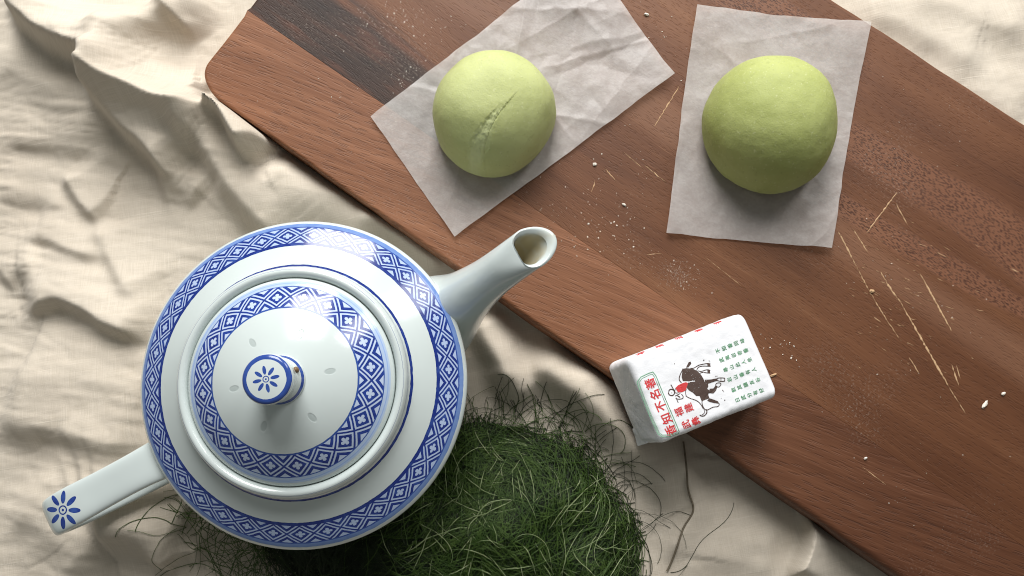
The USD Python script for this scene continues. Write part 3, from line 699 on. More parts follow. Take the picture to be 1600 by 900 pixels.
# the folded flaps of the wrapper at the left end: two tucked triangles and a turned-down lip
def flap(pts, n=10, thick=.0004):
    """a folded paper triangle or quad with a little thickness; points in packet space"""
    p = np.array(pts, float); S, T = np.meshgrid(np.linspace(0, 1, n), np.linspace(0, 1, n), indexing="ij")
    q = (p[0] * ((1 - S) * (1 - T))[..., None] + p[1] * (S * (1 - T))[..., None] + p[2] * (S * T)[..., None] + p[3] * ((1 - S) * T)[..., None])
    q[..., 0] += fbm(q[..., 1], q[..., 2], 300, 2, 5) * .0008
    v = np.vstack([q.reshape(-1, 3), q.reshape(-1, 3) + [thick, 0, 0]]); f = grid_faces(n, n)
    e = np.r_[np.arange(n) * n, (n - 1) * n + np.arange(1, n), (n - 1 - np.arange(1, n)) * n + n - 1, np.arange(n - 2, 0, -1)]
    i, j = e, np.roll(e, -1); s = np.vstack([np.stack([i, j, j + n * n], 1), np.stack([i, j + n * n, i + n * n], 1)])
    m = trimesh.Trimesh(v, np.vstack([f, f[:, ::-1] + n * n, s]), process=False); trimesh.repair.fix_normals(m); return m
L0 = -PL / 2
obj("end_flap", flap([(L0 - .0030, -.0196, .0120), (L0 - .0036, -.0110, .0090), (L0 - .0056, -.0120, .0020), (L0 - .0062, -.0206, .0002)]), "wrapper", packet, smooth=50)

def printed(name, shapes, mat, lift=.00012, label=None):
    """flat print on the packet: shapes in packet coordinates (x, arc across)"""
    vs, fs, n = [], [], 0
    for s in getattr(shapes, "geoms", [shapes]):
        if s.area < 1e-9: continue
        v_, f_ = trimesh.creation.triangulate_polygon(s, engine="earcut")
        v3 = np.c_[v_, np.zeros(len(v_))]; v3, f_ = trimesh.remesh.subdivide_to_size(v3, f_, .0011)
        vs.append(v3); fs.append(f_ + n); n += len(v3)
    v, f = np.vstack(vs), np.vstack(fs)
    P = psurf(v[:, 0], v[:, 1], lift)
    nz = np.cross(P[f[:, 1]] - P[f[:, 0]], P[f[:, 2]] - P[f[:, 0]])[:, 2]; f[nz < 0] = f[nz < 0][:, ::-1]
    m = obj(name, (P, f), mat, packet)
    if label: tag(m, label)
GLYPHS = {
  '著': '-78,-27 -77,-23 -40,-12 -28,-6 -72,-5 -74,-3 -74,10 -72,12 -19,13 -20,21 -60,22 -60,36 -37,37 -37,48 -73,50 -72,66 -38,66 -35,78 -21,78 -18,66 17,66 20,78 35,78 37,66 73,65 73,50 37,49 35,38 39,34 51,46 65,40 65,35 42,13 73,12 74,-3 72,-5 14,-5 7,-10 57,-11 59,-13 59,-74 57,-76 43,-76 40,-71 -24,-71 -26,-76 -41,-76 -42,-31 -69,-40;-25,-54 40,-55 41,-49 -24,-48;-24,-33 40,-34 41,-27 -23,-26 -25,-28;0,21 0,12 10,12 21,20;-1,49 0,37 19,38 17,49',
  '名': '-75,-18 -75,-14 -72,-12 -39,-3 -20,5 -22,10 -41,24 -42,28 -58,18 -62,18 -71,27 -72,32 -39,52 -17,78 -4,77 2,74 -3,62 48,63 58,56 53,44 40,27 6,-1 57,-2 59,-4 59,-74 57,-76 41,-75 40,-67 -24,-67 -25,-75 -41,-76 -43,-74 -43,-25 -68,-30;-24,-19 -24,-50 41,-49 40,-19;-21,45 -31,35 -25,34 -1,16 16,28 30,44',
  '不': '-76,-20 -75,-16 -57,-7 -35,10 -4,47 -5,49 -71,49 -71,67 71,67 71,49 21,49 9,32 9,22 17,28 23,26 60,-1 77,-19 66,-30 62,-30 39,-8 9,13 9,-75 -8,-76 -10,-73 -10,8 -33,-13 -64,-33 -69,-30',
  '知': '-78,23 -64,51 -57,78 -40,74 -43,56 0,56 1,41 -1,39 -25,38 -24,13 5,14 6,64 67,64 68,-68 51,-69 49,-58 23,-58 21,-71 6,-71 5,-50 -4,-60 -9,-60 -31,-32 -41,-51 -52,-65 -64,-75 -68,-75 -77,-66 -77,-61 -63,-50 -53,-35 -44,-6 -75,-4 -76,11 -67,14;22,-40 50,-40 49,47 22,46;-26,-12 2,-44 5,-45 5,-4 -25,-5;-51,38 -62,13 -43,13 -43,39',
  '香': '-77,-10 -75,-5 -51,5 -28,23 -72,24 -74,26 -74,39 -72,41 -9,42 -11,52 -57,49 -61,60 -59,65 -2,69 46,77 56,67 56,62 10,54 9,41 74,40 74,26 72,24 29,23 53,6 77,-5 77,-9 68,-19 53,-15 53,-73 50,-76 37,-76 33,-70 -31,-70 -34,-76 -49,-76 -50,-16 -68,-21;9,-5 36,-6 37,-5 10,17;-31,-45 -31,-54 34,-53 33,-45;-31,-22 -31,-30 34,-29 33,-22;-9,17 -34,-6 -9,-6',
  '福': '-18,67 -16,70 72,70 74,68 74,56 73,54 -17,54/-80,-21 -77,-15 -52,6 -36,30 -74,32 -73,48 -51,48 -62,71 -48,77 -34,54 -34,48 -20,48 -13,43 -14,36 -30,8 -21,-2 -18,-3 -15,1 72,0 73,-73 72,-75 56,-75 54,-68 1,-68 -1,-76 -15,-76 -17,-74 -17,-25 -22,-25 -34,-12 -35,-75 -49,-76 -52,-74 -52,-21 -69,-33 -73,-33;35,-51 54,-52 55,-42 36,-41;35,-24 37,-26 54,-26 55,-16 36,-15;0,-51 18,-52 19,-42 1,-41;0,-24 2,-26 17,-26 19,-16 1,-15/-8,48 64,49 65,6 -7,5;8,22 47,21 48,32 9,33',
  '建': '-77,-67 -77,-63 -64,-52 -57,-41 -67,-21 -70,-6 -57,-2 -49,-19 -43,-1 -44,5 -58,5 -63,0 -66,0 -72,10 -72,15 -62,23 -48,49 -49,51 -71,51 -73,53 -73,66 -71,68 -38,68 -33,70 -23,63 -28,49 -43,23 -24,20 -28,-13 -36,-38 -19,-49 9,-55 9,-39 -29,-38 -29,-25 -27,-23 10,-22 9,-17 -22,-16 -21,-2 10,-1 9,5 -21,6 -21,19 -19,21 10,22 9,27 -30,28 -29,42 10,43 9,49 -19,49 -20,63 -17,65 9,65 11,78 26,78 28,65 61,65 63,63 63,44 74,41 74,28 63,26 63,6 28,5 27,-1 66,-2 67,-15 65,-17 28,-17 27,-22 70,-23 73,-25 73,-37 71,-39 28,-39 27,-54 75,-55 77,-59 71,-72 -8,-70 -33,-62 -44,-54 -64,-76 -67,-76;27,22 45,21 46,26 28,27;28,49 29,42 45,42 46,48',
  '武': '-76,-62 -74,-55 -62,-53 -62,7 -59,10 -45,9 -45,-49 -32,-48 -31,21 -73,22 -73,39 12,39 14,77 29,77 32,67 45,75 71,51 71,47 62,40 74,38 73,22 33,21 38,-23 49,-53 54,-57 58,-57 61,-30 63,-28 77,-36 74,-62 66,-74 61,-76 46,-74 32,-60 20,-25 13,22 -14,21 -14,-1 12,-1 14,-15 12,-18 -14,-18 -14,-44 16,-40 19,-49 18,-57 -65,-73 -73,-72;53,46 31,63 31,39 57,39/-61,52 -60,68 4,68 6,66 6,53 4,51',
  '彝': '-76,-49 -75,-35 -37,-34 -37,-29 -43,-29 -44,-16 -63,-31 -73,-22 -71,-17 -55,-6 -70,-5 -72,-3 -71,9 -59,11 -66,21 -64,26 -73,26 -75,29 -73,41 -49,41 -49,48 -38,78 -23,77 -20,71 46,70 47,64 42,41 73,41 75,39 74,26 48,25 51,22 49,16 52,16 71,-5 69,-9 61,-14 68,-20 68,-24 60,-31 57,-31 41,-17 38,-33 40,-35 75,-35 76,-49 38,-50 38,-75 21,-75 20,-50 -19,-50 -23,-58 -34,-68 -49,-74 -63,-76 -70,-67 -70,-63 -49,-57 -41,-51;35,7 36,5 41,7 39,10;-15,-25 -28,-16 -28,-24 -19,-27 -18,-35 19,-35 21,-33 22,-16 6,-31 -5,-24 -5,-21 5,-12 -1,-10 -3,-4 -14,-6 -4,-13 -11,-25;-4,21 -11,10 -3,8 -3,3 1,3 3,5 -1,18 6,20 12,26 -5,26;-28,17 -24,18 -20,26 -28,26;-50,26 -46,17 -43,16 -43,26',
  '同': '-68,67 68,68 68,-64 64,-71 32,-75 27,-64 28,-59 52,-58 52,53 -51,53 -52,-74 -68,-74/-42,40 43,40 43,27 -42,26/-34,12 34,13 34,-42 -18,-42 -20,-54 -33,-54;-18,-1 -19,-28 19,-28 19,-1',
  '味': '-70,62 -24,61 -23,10 16,12 16,35 -15,35 -16,50 16,51 17,76 33,75 34,51 67,50 67,35 33,35 33,13 74,11 73,-4 39,-5 50,-26 76,-55 63,-65 34,-28 33,-73 17,-75 15,-27 2,-45 -24,-66 -32,-52 -6,-31 9,-4 -23,-3 -24,-35 -54,-36 -56,-48 -70,-48;-55,-19 -39,-19 -40,46 -55,45',
  '夷': '-76,-63 -36,-48 -19,-35 -13,-24 -64,-23 -60,14 -9,16 -10,25 -60,26 -59,39 -10,39 -9,47 -72,47 -72,62 -10,62 -8,77 7,77 8,62 72,61 72,47 7,46 8,39 57,39 57,1 8,1 7,-8 70,-10 64,-43 56,-49 39,-50 76,-60 68,-75 27,-63 7,-46 0,-35 -19,-56 -42,-68 -68,-75;12,-25 32,-47 32,-35 48,-36 52,-28 51,-23;8,25 8,15 42,16 41,25;-45,1 -46,-9 -9,-8 -10,1',
  '岩': '-78,-44 -57,-28 -32,2 -72,3 -73,18 74,16 73,3 -12,3 -23,-14 62,-15 61,-75 47,-75 45,-68 -25,-68 -27,-75 -41,-75 -42,-37 -67,-54;-26,-52 45,-53 46,-31 -25,-30/-62,69 -46,69 -45,47 -9,47 -8,77 8,77 8,47 45,47 47,70 62,70 63,33 -61,32',
  '奇': '-74,0 -73,13 -64,14 -67,24 -34,31 -15,46 -64,47 -65,62 -9,62 -6,77 10,76 9,62 66,62 65,47 10,46 62,24 64,20 59,13 74,12 73,-2 52,-3 52,-63 44,-73 10,-75 5,-63 5,-60 36,-58 36,-2;-14,24 -35,13 43,14 -3,34/-57,-12 10,-11 11,-55 -41,-56 -42,-67 -56,-67;-42,-41 -6,-42 -5,-26 -41,-25',
  '尋': '-75,-39 -74,-26 25,-26 25,-19 1,-18 1,17 65,17 65,-18 43,-19 42,-25 74,-26 75,-39 42,-40 41,-67 35,-73 4,-75 0,-65 1,-60 25,-61 25,-40 -25,-40 -10,-55 -22,-66 -48,-45 -47,-40;17,-6 48,-7 49,4 18,5/-57,34 38,36 37,40 -51,40 -51,52 36,52 38,57 -55,58 -55,71 53,70 53,22 -56,22/-71,-21 -70,-9 -45,-7 -46,5 -68,6 -67,18 -6,17 -7,5 -29,5 -30,-6 -3,-5 -3,-18',
  '山': '-65,42 -48,42 -48,-46 -9,-46 -8,75 8,75 8,-45 48,-46 49,43 64,44 65,-73 49,-74 47,-62 -64,-62',
  '此': '11,76 28,76 28,21 59,42 72,31 28,3 29,-54 57,-54 62,-26 77,-31 73,-61 64,-69 22,-69 13,-62/-73,-72 -74,-56 -62,-53 -60,45 -46,44 -46,-50 -32,-48 -32,76 -17,77 -16,29 7,27 6,12 -16,11 -16,-45 6,-42 8,-57 -69,-73',
  '人': '-75,-64 -52,-47 -30,-20 -14,20 -9,75 8,76 9,38 21,-2 43,-37 76,-63 63,-73 38,-56 17,-30 0,6 -18,-34 -41,-60 -62,-74',
  '坐': '-76,2 -51,40 -43,69 -27,67 -34,40 -9,13 -8,75 8,74 9,14 28,42 35,68 51,67 43,38 74,4 62,-6 36,22 16,-3 8,0 9,-11 62,-11 63,-26 9,-27 8,-53 74,-54 74,-68 -73,-69 -73,-54 -8,-53 -8,-27 -60,-27 -62,-12 -9,-11 -8,9 -21,1 -41,23 -63,-7',
  '有': '-76,-12 -48,15 -33,40 -71,41 -71,56 -27,56 -19,77 -15,77 -3,73 -7,56 72,55 72,41 -14,41 -22,27 53,26 54,-58 52,-68 45,-73 15,-74 11,-63 11,-59 38,-59 37,-43 -24,-43 -25,-73 -40,-75 -41,-3 -65,-23;-25,-28 36,-29 38,-17 -24,-16;-24,11 -24,-2 38,-1 37,11',
  '飲': '-78,39 -39,78 -26,74 -27,67 2,42 -8,32 -36,55 -46,45 -33,47 -26,30 -7,30 -6,14 7,42 14,77 29,74 25,47 73,45 62,-2 50,2 56,32 21,32 6,2 -7,8 -7,-27 -20,-28 -4,-55 18,-24 23,-5 24,24 39,25 40,1 48,-26 60,-48 78,-62 77,-65 68,-75 60,-71 49,-60 33,-31 19,-55 -3,-75 -17,-67 -23,-54 -66,-73 -72,-58 -64,-49 -64,29 -71,27;-49,-13 -23,-14 -22,-5 -48,-4;-22,16 -48,17 -49,10 -23,9;-49,-48 -30,-43 -33,-32 -28,-27 -49,-27;-47,44 -62,30 -42,31',
  '其': '-75,-64 -27,-41 -73,-40 -73,-25 -44,-24 -44,42 -68,43 -68,58 -44,58 -43,77 -28,76 -27,58 27,58 28,76 43,77 44,58 69,58 69,43 44,42 44,-24 73,-25 73,-40 26,-41 73,-62 71,-68 59,-74 11,-52 16,-40 -17,-40 -10,-47 -11,-51 -64,-75;-28,4 27,3 28,15 -27,17;-28,32 27,31 28,42 -27,43;-27,-11 -27,-25 28,-24 27,-11',
  '韻': '-76,9 -75,22 -58,23 -65,46 -73,47 -73,59 -46,60 -52,74 -43,78 -38,78 -29,60 -6,58 -6,48 -15,45 -21,22 -4,21 -2,26 70,26 71,-45 54,-47 78,-69 65,-76 39,-54 45,-46 23,-46 28,-55 -1,-75 -14,-67 -52,-67 -54,-75 -66,-75 -67,0 -12,0 -12,-63 12,-47 -3,-45 -3,10;12,-32 55,-33 56,-27 13,-26;12,-13 54,-14 56,-8 13,-6;12,7 55,6 56,12 13,13;-53,-52 -27,-53 -26,-41 -52,-40;-52,-26 -28,-27 -26,-16 -52,-14;-49,46 -43,23 -38,22 -30,45/1,69 66,70 67,32 2,31;16,45 50,44 51,56 17,57',
  '友': '-76,-61 -45,-15 -32,32 -69,34 -70,50 -30,50 -28,77 -12,77 -12,50 71,50 70,34 -15,34 -18,22 -17,17 47,17 54,13 46,-12 25,-42 49,-54 74,-60 67,-75 37,-67 12,-53 -13,-67 -38,-75 -45,-61 -2,-42 -25,-11 -40,-43 -57,-65 -65,-70;-12,1 11,-31 33,0',
  '谷': '-76,-12 -29,16 -2,48 11,41 11,32 32,13 77,-11 66,-25 48,-18 47,-75 32,-75 30,-69 -29,-69 -31,-75 -46,-75 -46,-17 -68,-25;-30,-53 30,-54 31,-22 -29,-21;0,22 -29,-6 30,-5/12,64 20,73 27,73 70,34 57,25/-69,34 -27,73 -13,68 -34,42 -56,25',
  '日': '-54,-72 -54,65 54,66 55,-72 40,-73 37,-63 -37,-63 -38,-73;-38,11 37,10 38,49 -37,50;-37,-6 -37,-47 38,-46 37,-6',
  '分': '-75,10 -48,38 -29,74 -13,68 -43,16 47,16 15,65 16,70 29,74 50,39 76,14 65,1 52,9 45,-61 39,-70 24,-74 1,-73 -4,-58 25,-58 29,-55 35,0 -5,0 -11,-28 -24,-51 -41,-66 -63,-76 -72,-63 -54,-55 -36,-40 -27,-23 -22,-1 -51,0 -53,7 -65,0',
  '好': '-78,-64 -47,-34 -72,-14 -61,28 -75,29 -75,44 -57,47 -52,77 -37,75 -42,44 -10,42 -13,8 23,8 24,27 44,48 -5,50 -5,65 61,66 71,59 58,39 40,21 40,9 75,8 76,-5 40,-7 40,-64 35,-72 4,-74 0,-60 24,-58 24,-8 -13,-7 -14,4 -26,-29 -8,-47 -16,-60 -19,-61 -34,-45 -67,-75;-53,-8 -38,-18 -27,29 -46,28',
}
def glyph(ch):
    out = []
    for poly in GLYPHS[ch].split("/"):
        rings = [[tuple(map(float, q.split(","))) for q in r.split(" ")] for r in poly.split(";")]
        out.append(Polygon(rings[0], rings[1:]).buffer(0))
    return unary_union(out)
def put(ch, c, size, side=False):
    """a character at c: its head points to the packet's -x, its right to +y"""
    s = size / 160.0; return affinity.affine_transform(glyph(ch), [0, -s, s, 0, c[0], c[1]])
z1 = lambda x, y: plocal(985 + x / 7.5, 575 + y / 7.5)
title = [put(ch, z1(x, y), .0049) for ch, x, y in zip("著名不知香", (232, 290, 352, 420, 470), (182, 308, 446, 590, 728))]
printed("red_lettering", unary_union(title), "ink_red")
printed("red_lettering", unary_union([put(ch, z1(x, y), .0040) for ch, x, y in zip("福建武彝", (568, 682, 655, 765), (512, 465, 662, 620))]), "ink_red")
edge_t = PW / 2 + .0012
printed("red_lettering", unary_union([put(ch, (plocal(940 + x / 3.75, 470 + y / 3.75)[0], edge_t), .0040) for ch, x, y in zip("福建武彝香", (230, 340, 450, 565, 680), (295, 255, 200, 150, 115))]), "ink_red")
fr = [z1(*q) for q in ((75, 165), (120, 105), (215, 60), (262, 45), (300, 95), (330, 170), (450, 460), (572, 742), (566, 778), (470, 802), (370, 806), (325, 775), (225, 560), (150, 370))]
FR = Polygon(fr).buffer(.0004).buffer(-.0004)
printed("green_frame", FR.exterior.buffer(.00016).union(FR.buffer(-.0008).exterior.buffer(.00011)), "ink_frame")
z3 = lambda x, y: plocal(1105 + x / 7.2, 515 + y / 7.2)
rows = [((120, 237), (392, 125)), ((160, 342), (432, 235)), ((204, 450), (474, 340)), ((248, 562), (522, 450)), ((294, 676), (566, 565)), ((337, 790), (608, 682))]
gl = []
for txt, (a, b) in zip(("不知香同味", "武夷岩奇香", "尋山此人坐", "岩山香有人", "飲其韻友谷", "日武分有好"), rows):
    for k, ch in enumerate(txt): gl.append(put(ch, z3(a[0] + (b[0] - a[0]) * k / 4, a[1] + (b[1] - a[1]) * k / 4), .0022))
printed("green_lettering", unary_union(gl), "ink_green")
z2 = lambda q: tuple(plocal(1030 + q[0] / 8.18, 550 + q[1] / 8.18))
def pg(pts): return Polygon([z2(p) for p in pts]).buffer(0)
def ln(pts, w): return LineString([z2(p) for p in (spline(np.array(pts, float), 4) if len(pts) > 2 else pts)]).buffer(w * .0000175)
OX = [pg([(300, 215), (345, 205), (430, 215), (490, 245), (530, 290), (560, 340), (580, 385), (620, 400), (625, 440), (610, 470), (640, 490), (650, 520), (625, 530), (630, 560), (640, 590), (600, 605), (560, 620), (545, 640), (530, 600), (515, 560), (470, 560), (430, 520), (380, 490), (345, 450), (350, 400), (385, 385), (370, 370), (300, 370), (285, 320), (290, 270)]),
      pg([(580, 355), (660, 350), (740, 335), (745, 365), (680, 385), (620, 405), (585, 400)]), pg([(640, 470), (690, 465), (720, 425), (745, 440), (725, 490), (690, 530), (645, 525)]),
      pg([(340, 200), (375, 130), (400, 122), (408, 150), (372, 195)]), pg([(640, 590), (700, 610), (750, 630), (765, 660), (735, 655), (690, 648), (640, 635), (612, 618)]), pg([(610, 150), (648, 147), (652, 182), (618, 180)]), pg([(612, 230), (645, 235), (645, 268), (615, 264)])]
OXL = [([(400, 205), (450, 200), (500, 170), (560, 155), (605, 147), (648, 150)], 10), ([(650, 182), (600, 180), (550, 180), (500, 195), (480, 235)], 10), ([(500, 240), (560, 240), (600, 227), (645, 235)], 10), ([(645, 268), (600, 265), (550, 260), (520, 270)], 10),
       ([(740, 335), (790, 330), (835, 335)], 10), ([(835, 335), (832, 372)], 10), ([(835, 370), (790, 375), (745, 365)], 10), ([(785, 332), (787, 372)], 8), ([(720, 425), (745, 395), (785, 402), (775, 435), (745, 448)], 10),
       ([(300, 215), (262, 300), (255, 350), (280, 388)], 11), ([(545, 640), (560, 700), (600, 740), (650, 722), (700, 702), (748, 695), (766, 660)], 10), ([(600, 735), (602, 785), (570, 815), (520, 806)], 13), ([(570, 735), (576, 775), (545, 800)], 8),
       ([(340, 560), (420, 600), (490, 630), (530, 670), (560, 722)], 10), ([(122, 500), (140, 478), (180, 485), (195, 520), (175, 552), (135, 550), (118, 520)], 13), ([(150, 420), (200, 510)], 11), ([(205, 560), (265, 530)], 9), ([(215, 585), (240, 645)], 9), ([(212, 592), (260, 602), (298, 590), (285, 540)], 10), ([(345, 470), (335, 520), (345, 560)], 8), ([(205, 470), (205, 520), (240, 520)], 8), ([(235, 560), (260, 575)], 14)]
red = pg([(205, 460), (240, 425), (290, 400), (340, 385), (365, 400), (350, 450), (335, 490), (290, 515), (240, 515)])
flecks = [Point(*z2(p)).buffer(w * .0000175) for p, w in (((195, 150), 12), ((568, 105), 16), ((635, 112), 10), ((645, 125), 8), ((720, 310), 12), ((735, 308), 9), ((810, 490), 14), ((822, 505), 10), ((835, 615), 15), ((790, 590), 8), ((160, 520), 9))]
rs = np.random.default_rng(8)
holes = [Point(*z2((x, y))).buffer(rs.uniform(4, 9) * .0000175) for x, y in zip(rs.uniform(300, 640, 40), rs.uniform(215, 610, 40))]
dark = unary_union(OX + [ln(p, w) for p, w in OXL] + flecks).difference(ln([(382, 378), (450, 370)], 14)).difference(unary_union(holes)).difference(red.buffer(.00004))
printed("ox_picture", dark, "ink_dark"); printed("ox_picture", red, "ink_red", label="red coat of the rider on the printed ox")

# ------------------------------------------------------------------ nest of dried strands
NEST = Polygon(ats([(690, 700), (720, 672), (745, 668), (790, 690), (840, 696), (885, 690), (925, 730), (955, 770), (985, 815), (992, 870), (985, 960), (760, 990), (560, 980), (450, 930), (400, 870), (420, 800), (480, 760), (560, 740)], .012))
NC = np.array(NEST.centroid.coords[0])
def nest_height(P):
    from shapely import points, distance
    d = distance(points(P), NEST.exterior); from shapely import contains_xy
    d = np.where(contains_xy(NEST, P[:, 0], P[:, 1]), d, -d)
    rp = np.hypot(P[:, 0] - POT[0], P[:, 1] - POT[1])
    h = .024 * np.sqrt(np.clip(sm(d, -.004, .034), 0, 1)) * (.75 + .8 * fbm(P[:, 0], P[:, 1], 30, 2, 2) + .25)
    return np.minimum(h, .004 + .6 * np.clip(rp - .044, 0, .045)), d
def strands(n, seed, lens, wild, lift, spread=0.0, inside=True):
    R = np.random.default_rng(seed); out = []; minx, miny, maxx, maxy = NEST.bounds
    from shapely import contains_xy
    k3 = 7 if inside else 3; p0 = np.c_[R.uniform(minx, maxx, n * k3), R.uniform(miny, maxy, n * k3)]
    p0 = p0[contains_xy(NEST.buffer(spread), p0[:, 0], p0[:, 1])][:int(n * (1.6 if inside else 1))]; dmin = np.full(len(p0), 1.0)
    m = 14; L = R.uniform(*lens, len(p0)); rel = p0 - NC
    swirl = 1.1 + 7.0 * fbm(p0[:, 0], p0[:, 1], 26, 2, 61) + 2.0 * fbm(p0[:, 0], p0[:, 1], 90, 2, 64)
    th = np.where(R.random(len(p0)) < .72, swirl + R.normal(0, .42, len(p0)), R.uniform(0, 2 * np.pi, len(p0)))
    kap = R.normal(0, wild, len(p0)); dk = R.normal(0, wild * 1.2, len(p0)); hz = R.random(len(p0)) ** .6
    pts = np.zeros((len(p0), m, 3)); q = p0.copy(); a = th.copy()
    wob = R.normal(0, 1, (len(p0), m)) * .10
    H0, _ = nest_height(p0)
    for k in range(m):
        h, d = nest_height(q)
        pull = np.clip(-d, 0, .02)
        z = .0022 + h * hz + lift * np.sin(np.pi * k / (m - 1)) * (.3 + hz)
        pts[:, k] = np.c_[q, z]
        a = a + (kap + dk * (k / m - .5)) * L / m + wob[:, k]
        dmin = np.minimum(dmin, d)
        q = q + np.c_[np.cos(a), np.sin(a)] * (L / m)[:, None]
    if inside:   # strands that run far out of the nest are left out
        pts = pts[dmin > -R.uniform(-.001, 1, len(p0)) ** 2 * .010][:n]
    zc = cloth_z(pts[..., 0].ravel(), pts[..., 1].ravel()).reshape(pts.shape[:2]); pts[..., 2] = np.maximum(pts[..., 2], zc + .0004)
    rp = np.hypot(pts[..., 0] - POT[0], pts[..., 1] - POT[1])   # stay out of the pot's belly
    return pts, rp
def belly(z):
    return np.interp(z, prof[:len(low), 1] + PZ, prof[:len(low), 0])
def curves(name, pts, width, mat, parent, seed=0):
    R = np.random.default_rng(seed)
    c = UsdGeom.BasisCurves.Define(stage, path_for(name, parent)); n, m = pts.shape[:2]
    c.CreateTypeAttr("cubic"); c.CreateBasisAttr("catmullRom"); c.CreateWrapAttr("nonperiodic")
    c.CreateCurveVertexCountsAttr(Vt.IntArray.FromNumpy(np.full(n, m, np.int32)))
    c.CreatePointsAttr(Vt.Vec3fArray.FromNumpy(pts.reshape(-1, 3).astype(np.float32)))
    w = np.repeat(R.uniform(width * .65, width * 1.3, n), m); c.CreateWidthsAttr(Vt.FloatArray.FromNumpy(w.astype(np.float32))); c.SetWidthsInterpolation("vertex")
    UsdShade.MaterialBindingAPI.Apply(c.GetPrim()).Bind(UsdShade.Material.Get(stage, "/World/Looks/" + mat)); return c
nest = thing("strand_nest", "tangled nest of dark green hair-like dried strands beside and under the teapot", "dried moss")
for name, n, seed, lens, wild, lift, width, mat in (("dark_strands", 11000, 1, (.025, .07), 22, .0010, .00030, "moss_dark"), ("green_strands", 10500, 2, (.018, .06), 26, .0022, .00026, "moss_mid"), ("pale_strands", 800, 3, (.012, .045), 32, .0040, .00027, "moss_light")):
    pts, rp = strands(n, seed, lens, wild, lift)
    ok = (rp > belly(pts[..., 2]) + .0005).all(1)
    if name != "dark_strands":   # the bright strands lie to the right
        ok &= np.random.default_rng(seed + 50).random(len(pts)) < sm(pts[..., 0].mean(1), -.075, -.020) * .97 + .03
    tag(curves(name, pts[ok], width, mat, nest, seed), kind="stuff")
pts, rp = strands(520, 9, (.02, .045), 55, .004, .004, False)
ok = (rp > belly(pts[..., 2]) + .001).all(1) & (np.hypot(*(pts[:, -1, :2] - pts[:, 0, :2]).transpose()) > .01)
tag(curves("stray_strands", pts[ok], .00022, "moss_dark", nest, 9), kind="stuff")
NEST_BIG = NEST; NEST = Polygon(ats([(255, 770), (320, 760), (420, 800), (440, 880), (400, 960), (330, 900), (290, 850)], .012))
pts, rp = strands(230, 15, (.015, .05), 40, .002, .003, False)
ok = (rp > belly(pts[..., 2]) + .001).all(1)
tag(curves("stray_strands", pts[ok], .00026, "moss_mid", nest, 19), kind="stuff")
NEST = Polygon(ats([(690, 690), (715, 662), (760, 672), (810, 710), (870, 680), (915, 685), (945, 740), (860, 740), (740, 730)], .012))
pts, rp = strands(170, 25, (.012, .034), 60, .004, .006, False)
ok = (rp > belly(pts[..., 2]) + .001).all(1)
tag(curves("stray_strands", pts[ok], .00022, "moss_mid", nest, 29), kind="stuff")
NEST = NEST_BIG
# the mat below, so that no cloth shows through the middle
n = 90; gx, gy = np.meshgrid(np.linspace(NEST.bounds[0], NEST.bounds[2], n), np.linspace(NEST.bounds[1], NEST.bounds[3], n), indexing="ij")
P = np.c_[gx.ravel(), gy.ravel()]; h, d = nest_height(P); z = h * .40 * sm(d, .012, .03) + .002
zc = cloth_z(P[:, 0], P[:, 1]); z = np.where(d > .014, np.maximum(z, zc + .0005), zc - .002)
rp = np.hypot(P[:, 0] - POT[0], P[:, 1] - POT[1]); z = np.where(rp < .05, np.minimum(z, zc + .0004), z)
z += fbm(P[:, 0], P[:, 1], 250, 2, 3) * .003 * (d > .008)
obj("matted_base", (np.c_[P, z], grid_faces(n, n)), "moss_dark", nest, smooth=True)

def loose(name, label, pts, width, mat="moss_dark"):
    q = spline(ats(pts, .006), 10); z = cloth_z(q[:, 0], q[:, 1]) + width * .8
    tag(curves(name, np.c_[q, z][None], width, mat, "/World"), label, "strand")
loose("loose_strand", "thick dark twisted strand lying in the fold below the tea packet", [(1068, 690), (1070, 740), (1076, 772), (1082, 795), (1070, 820), (1056, 860), (1044, 895)], .0009, "thread")
loose("loose_strand", "thin curved strand on the linen between nest and cutting board", [(1148, 786), (1132, 815), (1104, 838), (1090, 855), (1078, 880), (1050, 897)], .00024)
loose("loose_strand", "fine strand looping out of the nest's right edge", [(985, 835), (1005, 850), (1018, 872), (1020, 900)], .00030)
loose("loose_strand", "short squiggly strand on the pale fold above the nest", [(842, 623), (840, 630), (846, 637), (842, 645)], .00030)
loose("loose_strand", "fine arched strand on the fold right of the teapot", [(778, 586), (795, 590), (806, 608), (810, 622), (806, 640), (806, 655)], .00030)

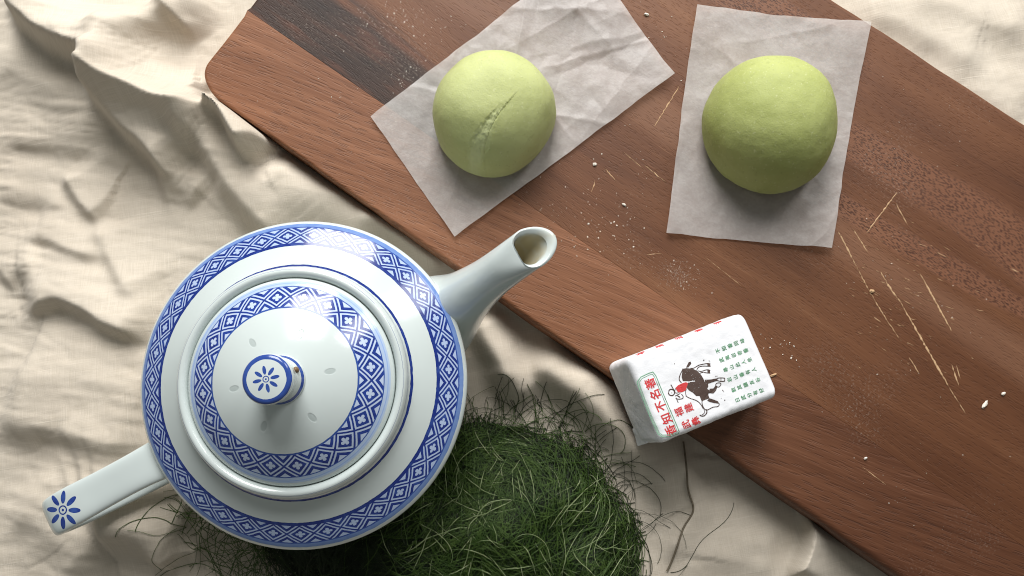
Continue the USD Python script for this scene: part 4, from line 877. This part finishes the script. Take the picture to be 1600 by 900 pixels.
# ------------------------------------------------------------------ crumbs
def crumb(s, R):
    m = trimesh.creation.icosphere(1, 1.0); m.vertices *= R.uniform(.6, 1.2, (len(m.vertices), 1)); m.apply_scale([s * R.uniform(.8, 1.6), s * R.uniform(.6, 1.1), s * .6])
    m.apply_transform(trimesh.transformations.rotation_matrix(R.uniform(0, 6.28), [0, 0, 1])); return m
R = np.random.default_rng(77); bits = []
def sprinkle(n, cx, cy, sx, sy, smin, smax):
    for _ in range(n):
        px, py = R.normal(cx, sx), R.normal(cy, sy); w = at(px, py, BOARD_TOP); lu, lv = w[:2] @ BU, w[:2] @ BV
        if lu < BU0 + .004 or lv < BV0 + .006 or lv > BV1 - .004: continue
        m = crumb(smin + (smax - smin) * R.random() ** 3, R); m.apply_translation([w[0], w[1], BOARD_TOP + .0001]); bits.append(m)
sprinkle(70, 960, 370, 35, 28, .00010, .00050); sprinkle(80, 930, 290, 70, 60, .00008, .00032); sprinkle(60, 1060, 432, 16, 14, .0001, .00030); sprinkle(40, 860, 330, 40, 30, .00008, .00025)
sprinkle(45, 600, 70, 60, 50, .00008, .00028); sprinkle(26, 634, 122, 12, 8, .0001, .00028); sprinkle(60, 650, 30, 40, 22, .00012, .00034); sprinkle(22, 568, 30, 6, 14, .0001, .0003); sprinkle(40, 480, 200, 90, 60, .00008, .00025)
sprinkle(260, 1062, 430, 17, 11, .00005, .00013); sprinkle(120, 1040, 418, 14, 10, .00005, .00012); sprinkle(26, 1215, 545, 22, 16, .00014, .00042); sprinkle(60, 1450, 700, 110, 120, .00008, .00026); sprinkle(60, 1430, 450, 80, 90, .00008, .00030); sprinkle(30, 1040, 60, 40, 40, .00008, .0003); sprinkle(40, 1440, 190, 70, 80, .00008, .00024)
tag(obj("flour_specks", trimesh.util.concatenate(bits), "flour", smooth=True), "fine pale flour specks scattered over the cutting board", "flour", kind="stuff")
for px, py, sx, sy, a, label in ((1538, 632, .0022, .0008, 50, "long white crumb on the board near the right side, larger of its pair"), (1567, 615, .0011, .0007, 30, "small white crumb right beside the long white crumb"), (1362, 455, .0012, .0009, 0, "yellowish crumb sitting on the long scratch right of the tea packet"),
                                 (1352, 716, .0009, .0006, 20, "lone pale crumb on the dark lower part of the board"), (1208, 586, .0017, .0006, 20, "yellow crumb touching the right corner of the tea packet"), (929, 257, .0010, .0008, 0, "white crumb below the lower edge of the diagonal paper"), (1010, 23, .0013, .0007, -20, "pale crumb right of the diagonal paper's upper edge"), (975, 320, .0012, .0006, -30, "white crumb on the board between the two papers")):
    m = trimesh.creation.icosphere(3, 1.0); vv = m.vertices; vv *= (.35 + 1.1 * meshkit.fbm(vv * 2.6 + px, 3, 3))[:, None]; m.vertices = vv; m.apply_scale([sx, sy, .0007])
    m.apply_transform(trimesh.transformations.rotation_matrix(math.radians(a), [0, 0, 1])); w = at(px, py, BOARD_TOP); m.apply_translation([w[0], w[1], BOARD_TOP + .0004])
    tag(obj("crumb", m, "flour" if "yellow" not in label else "raw_wood", smooth=True), label, "crumb")
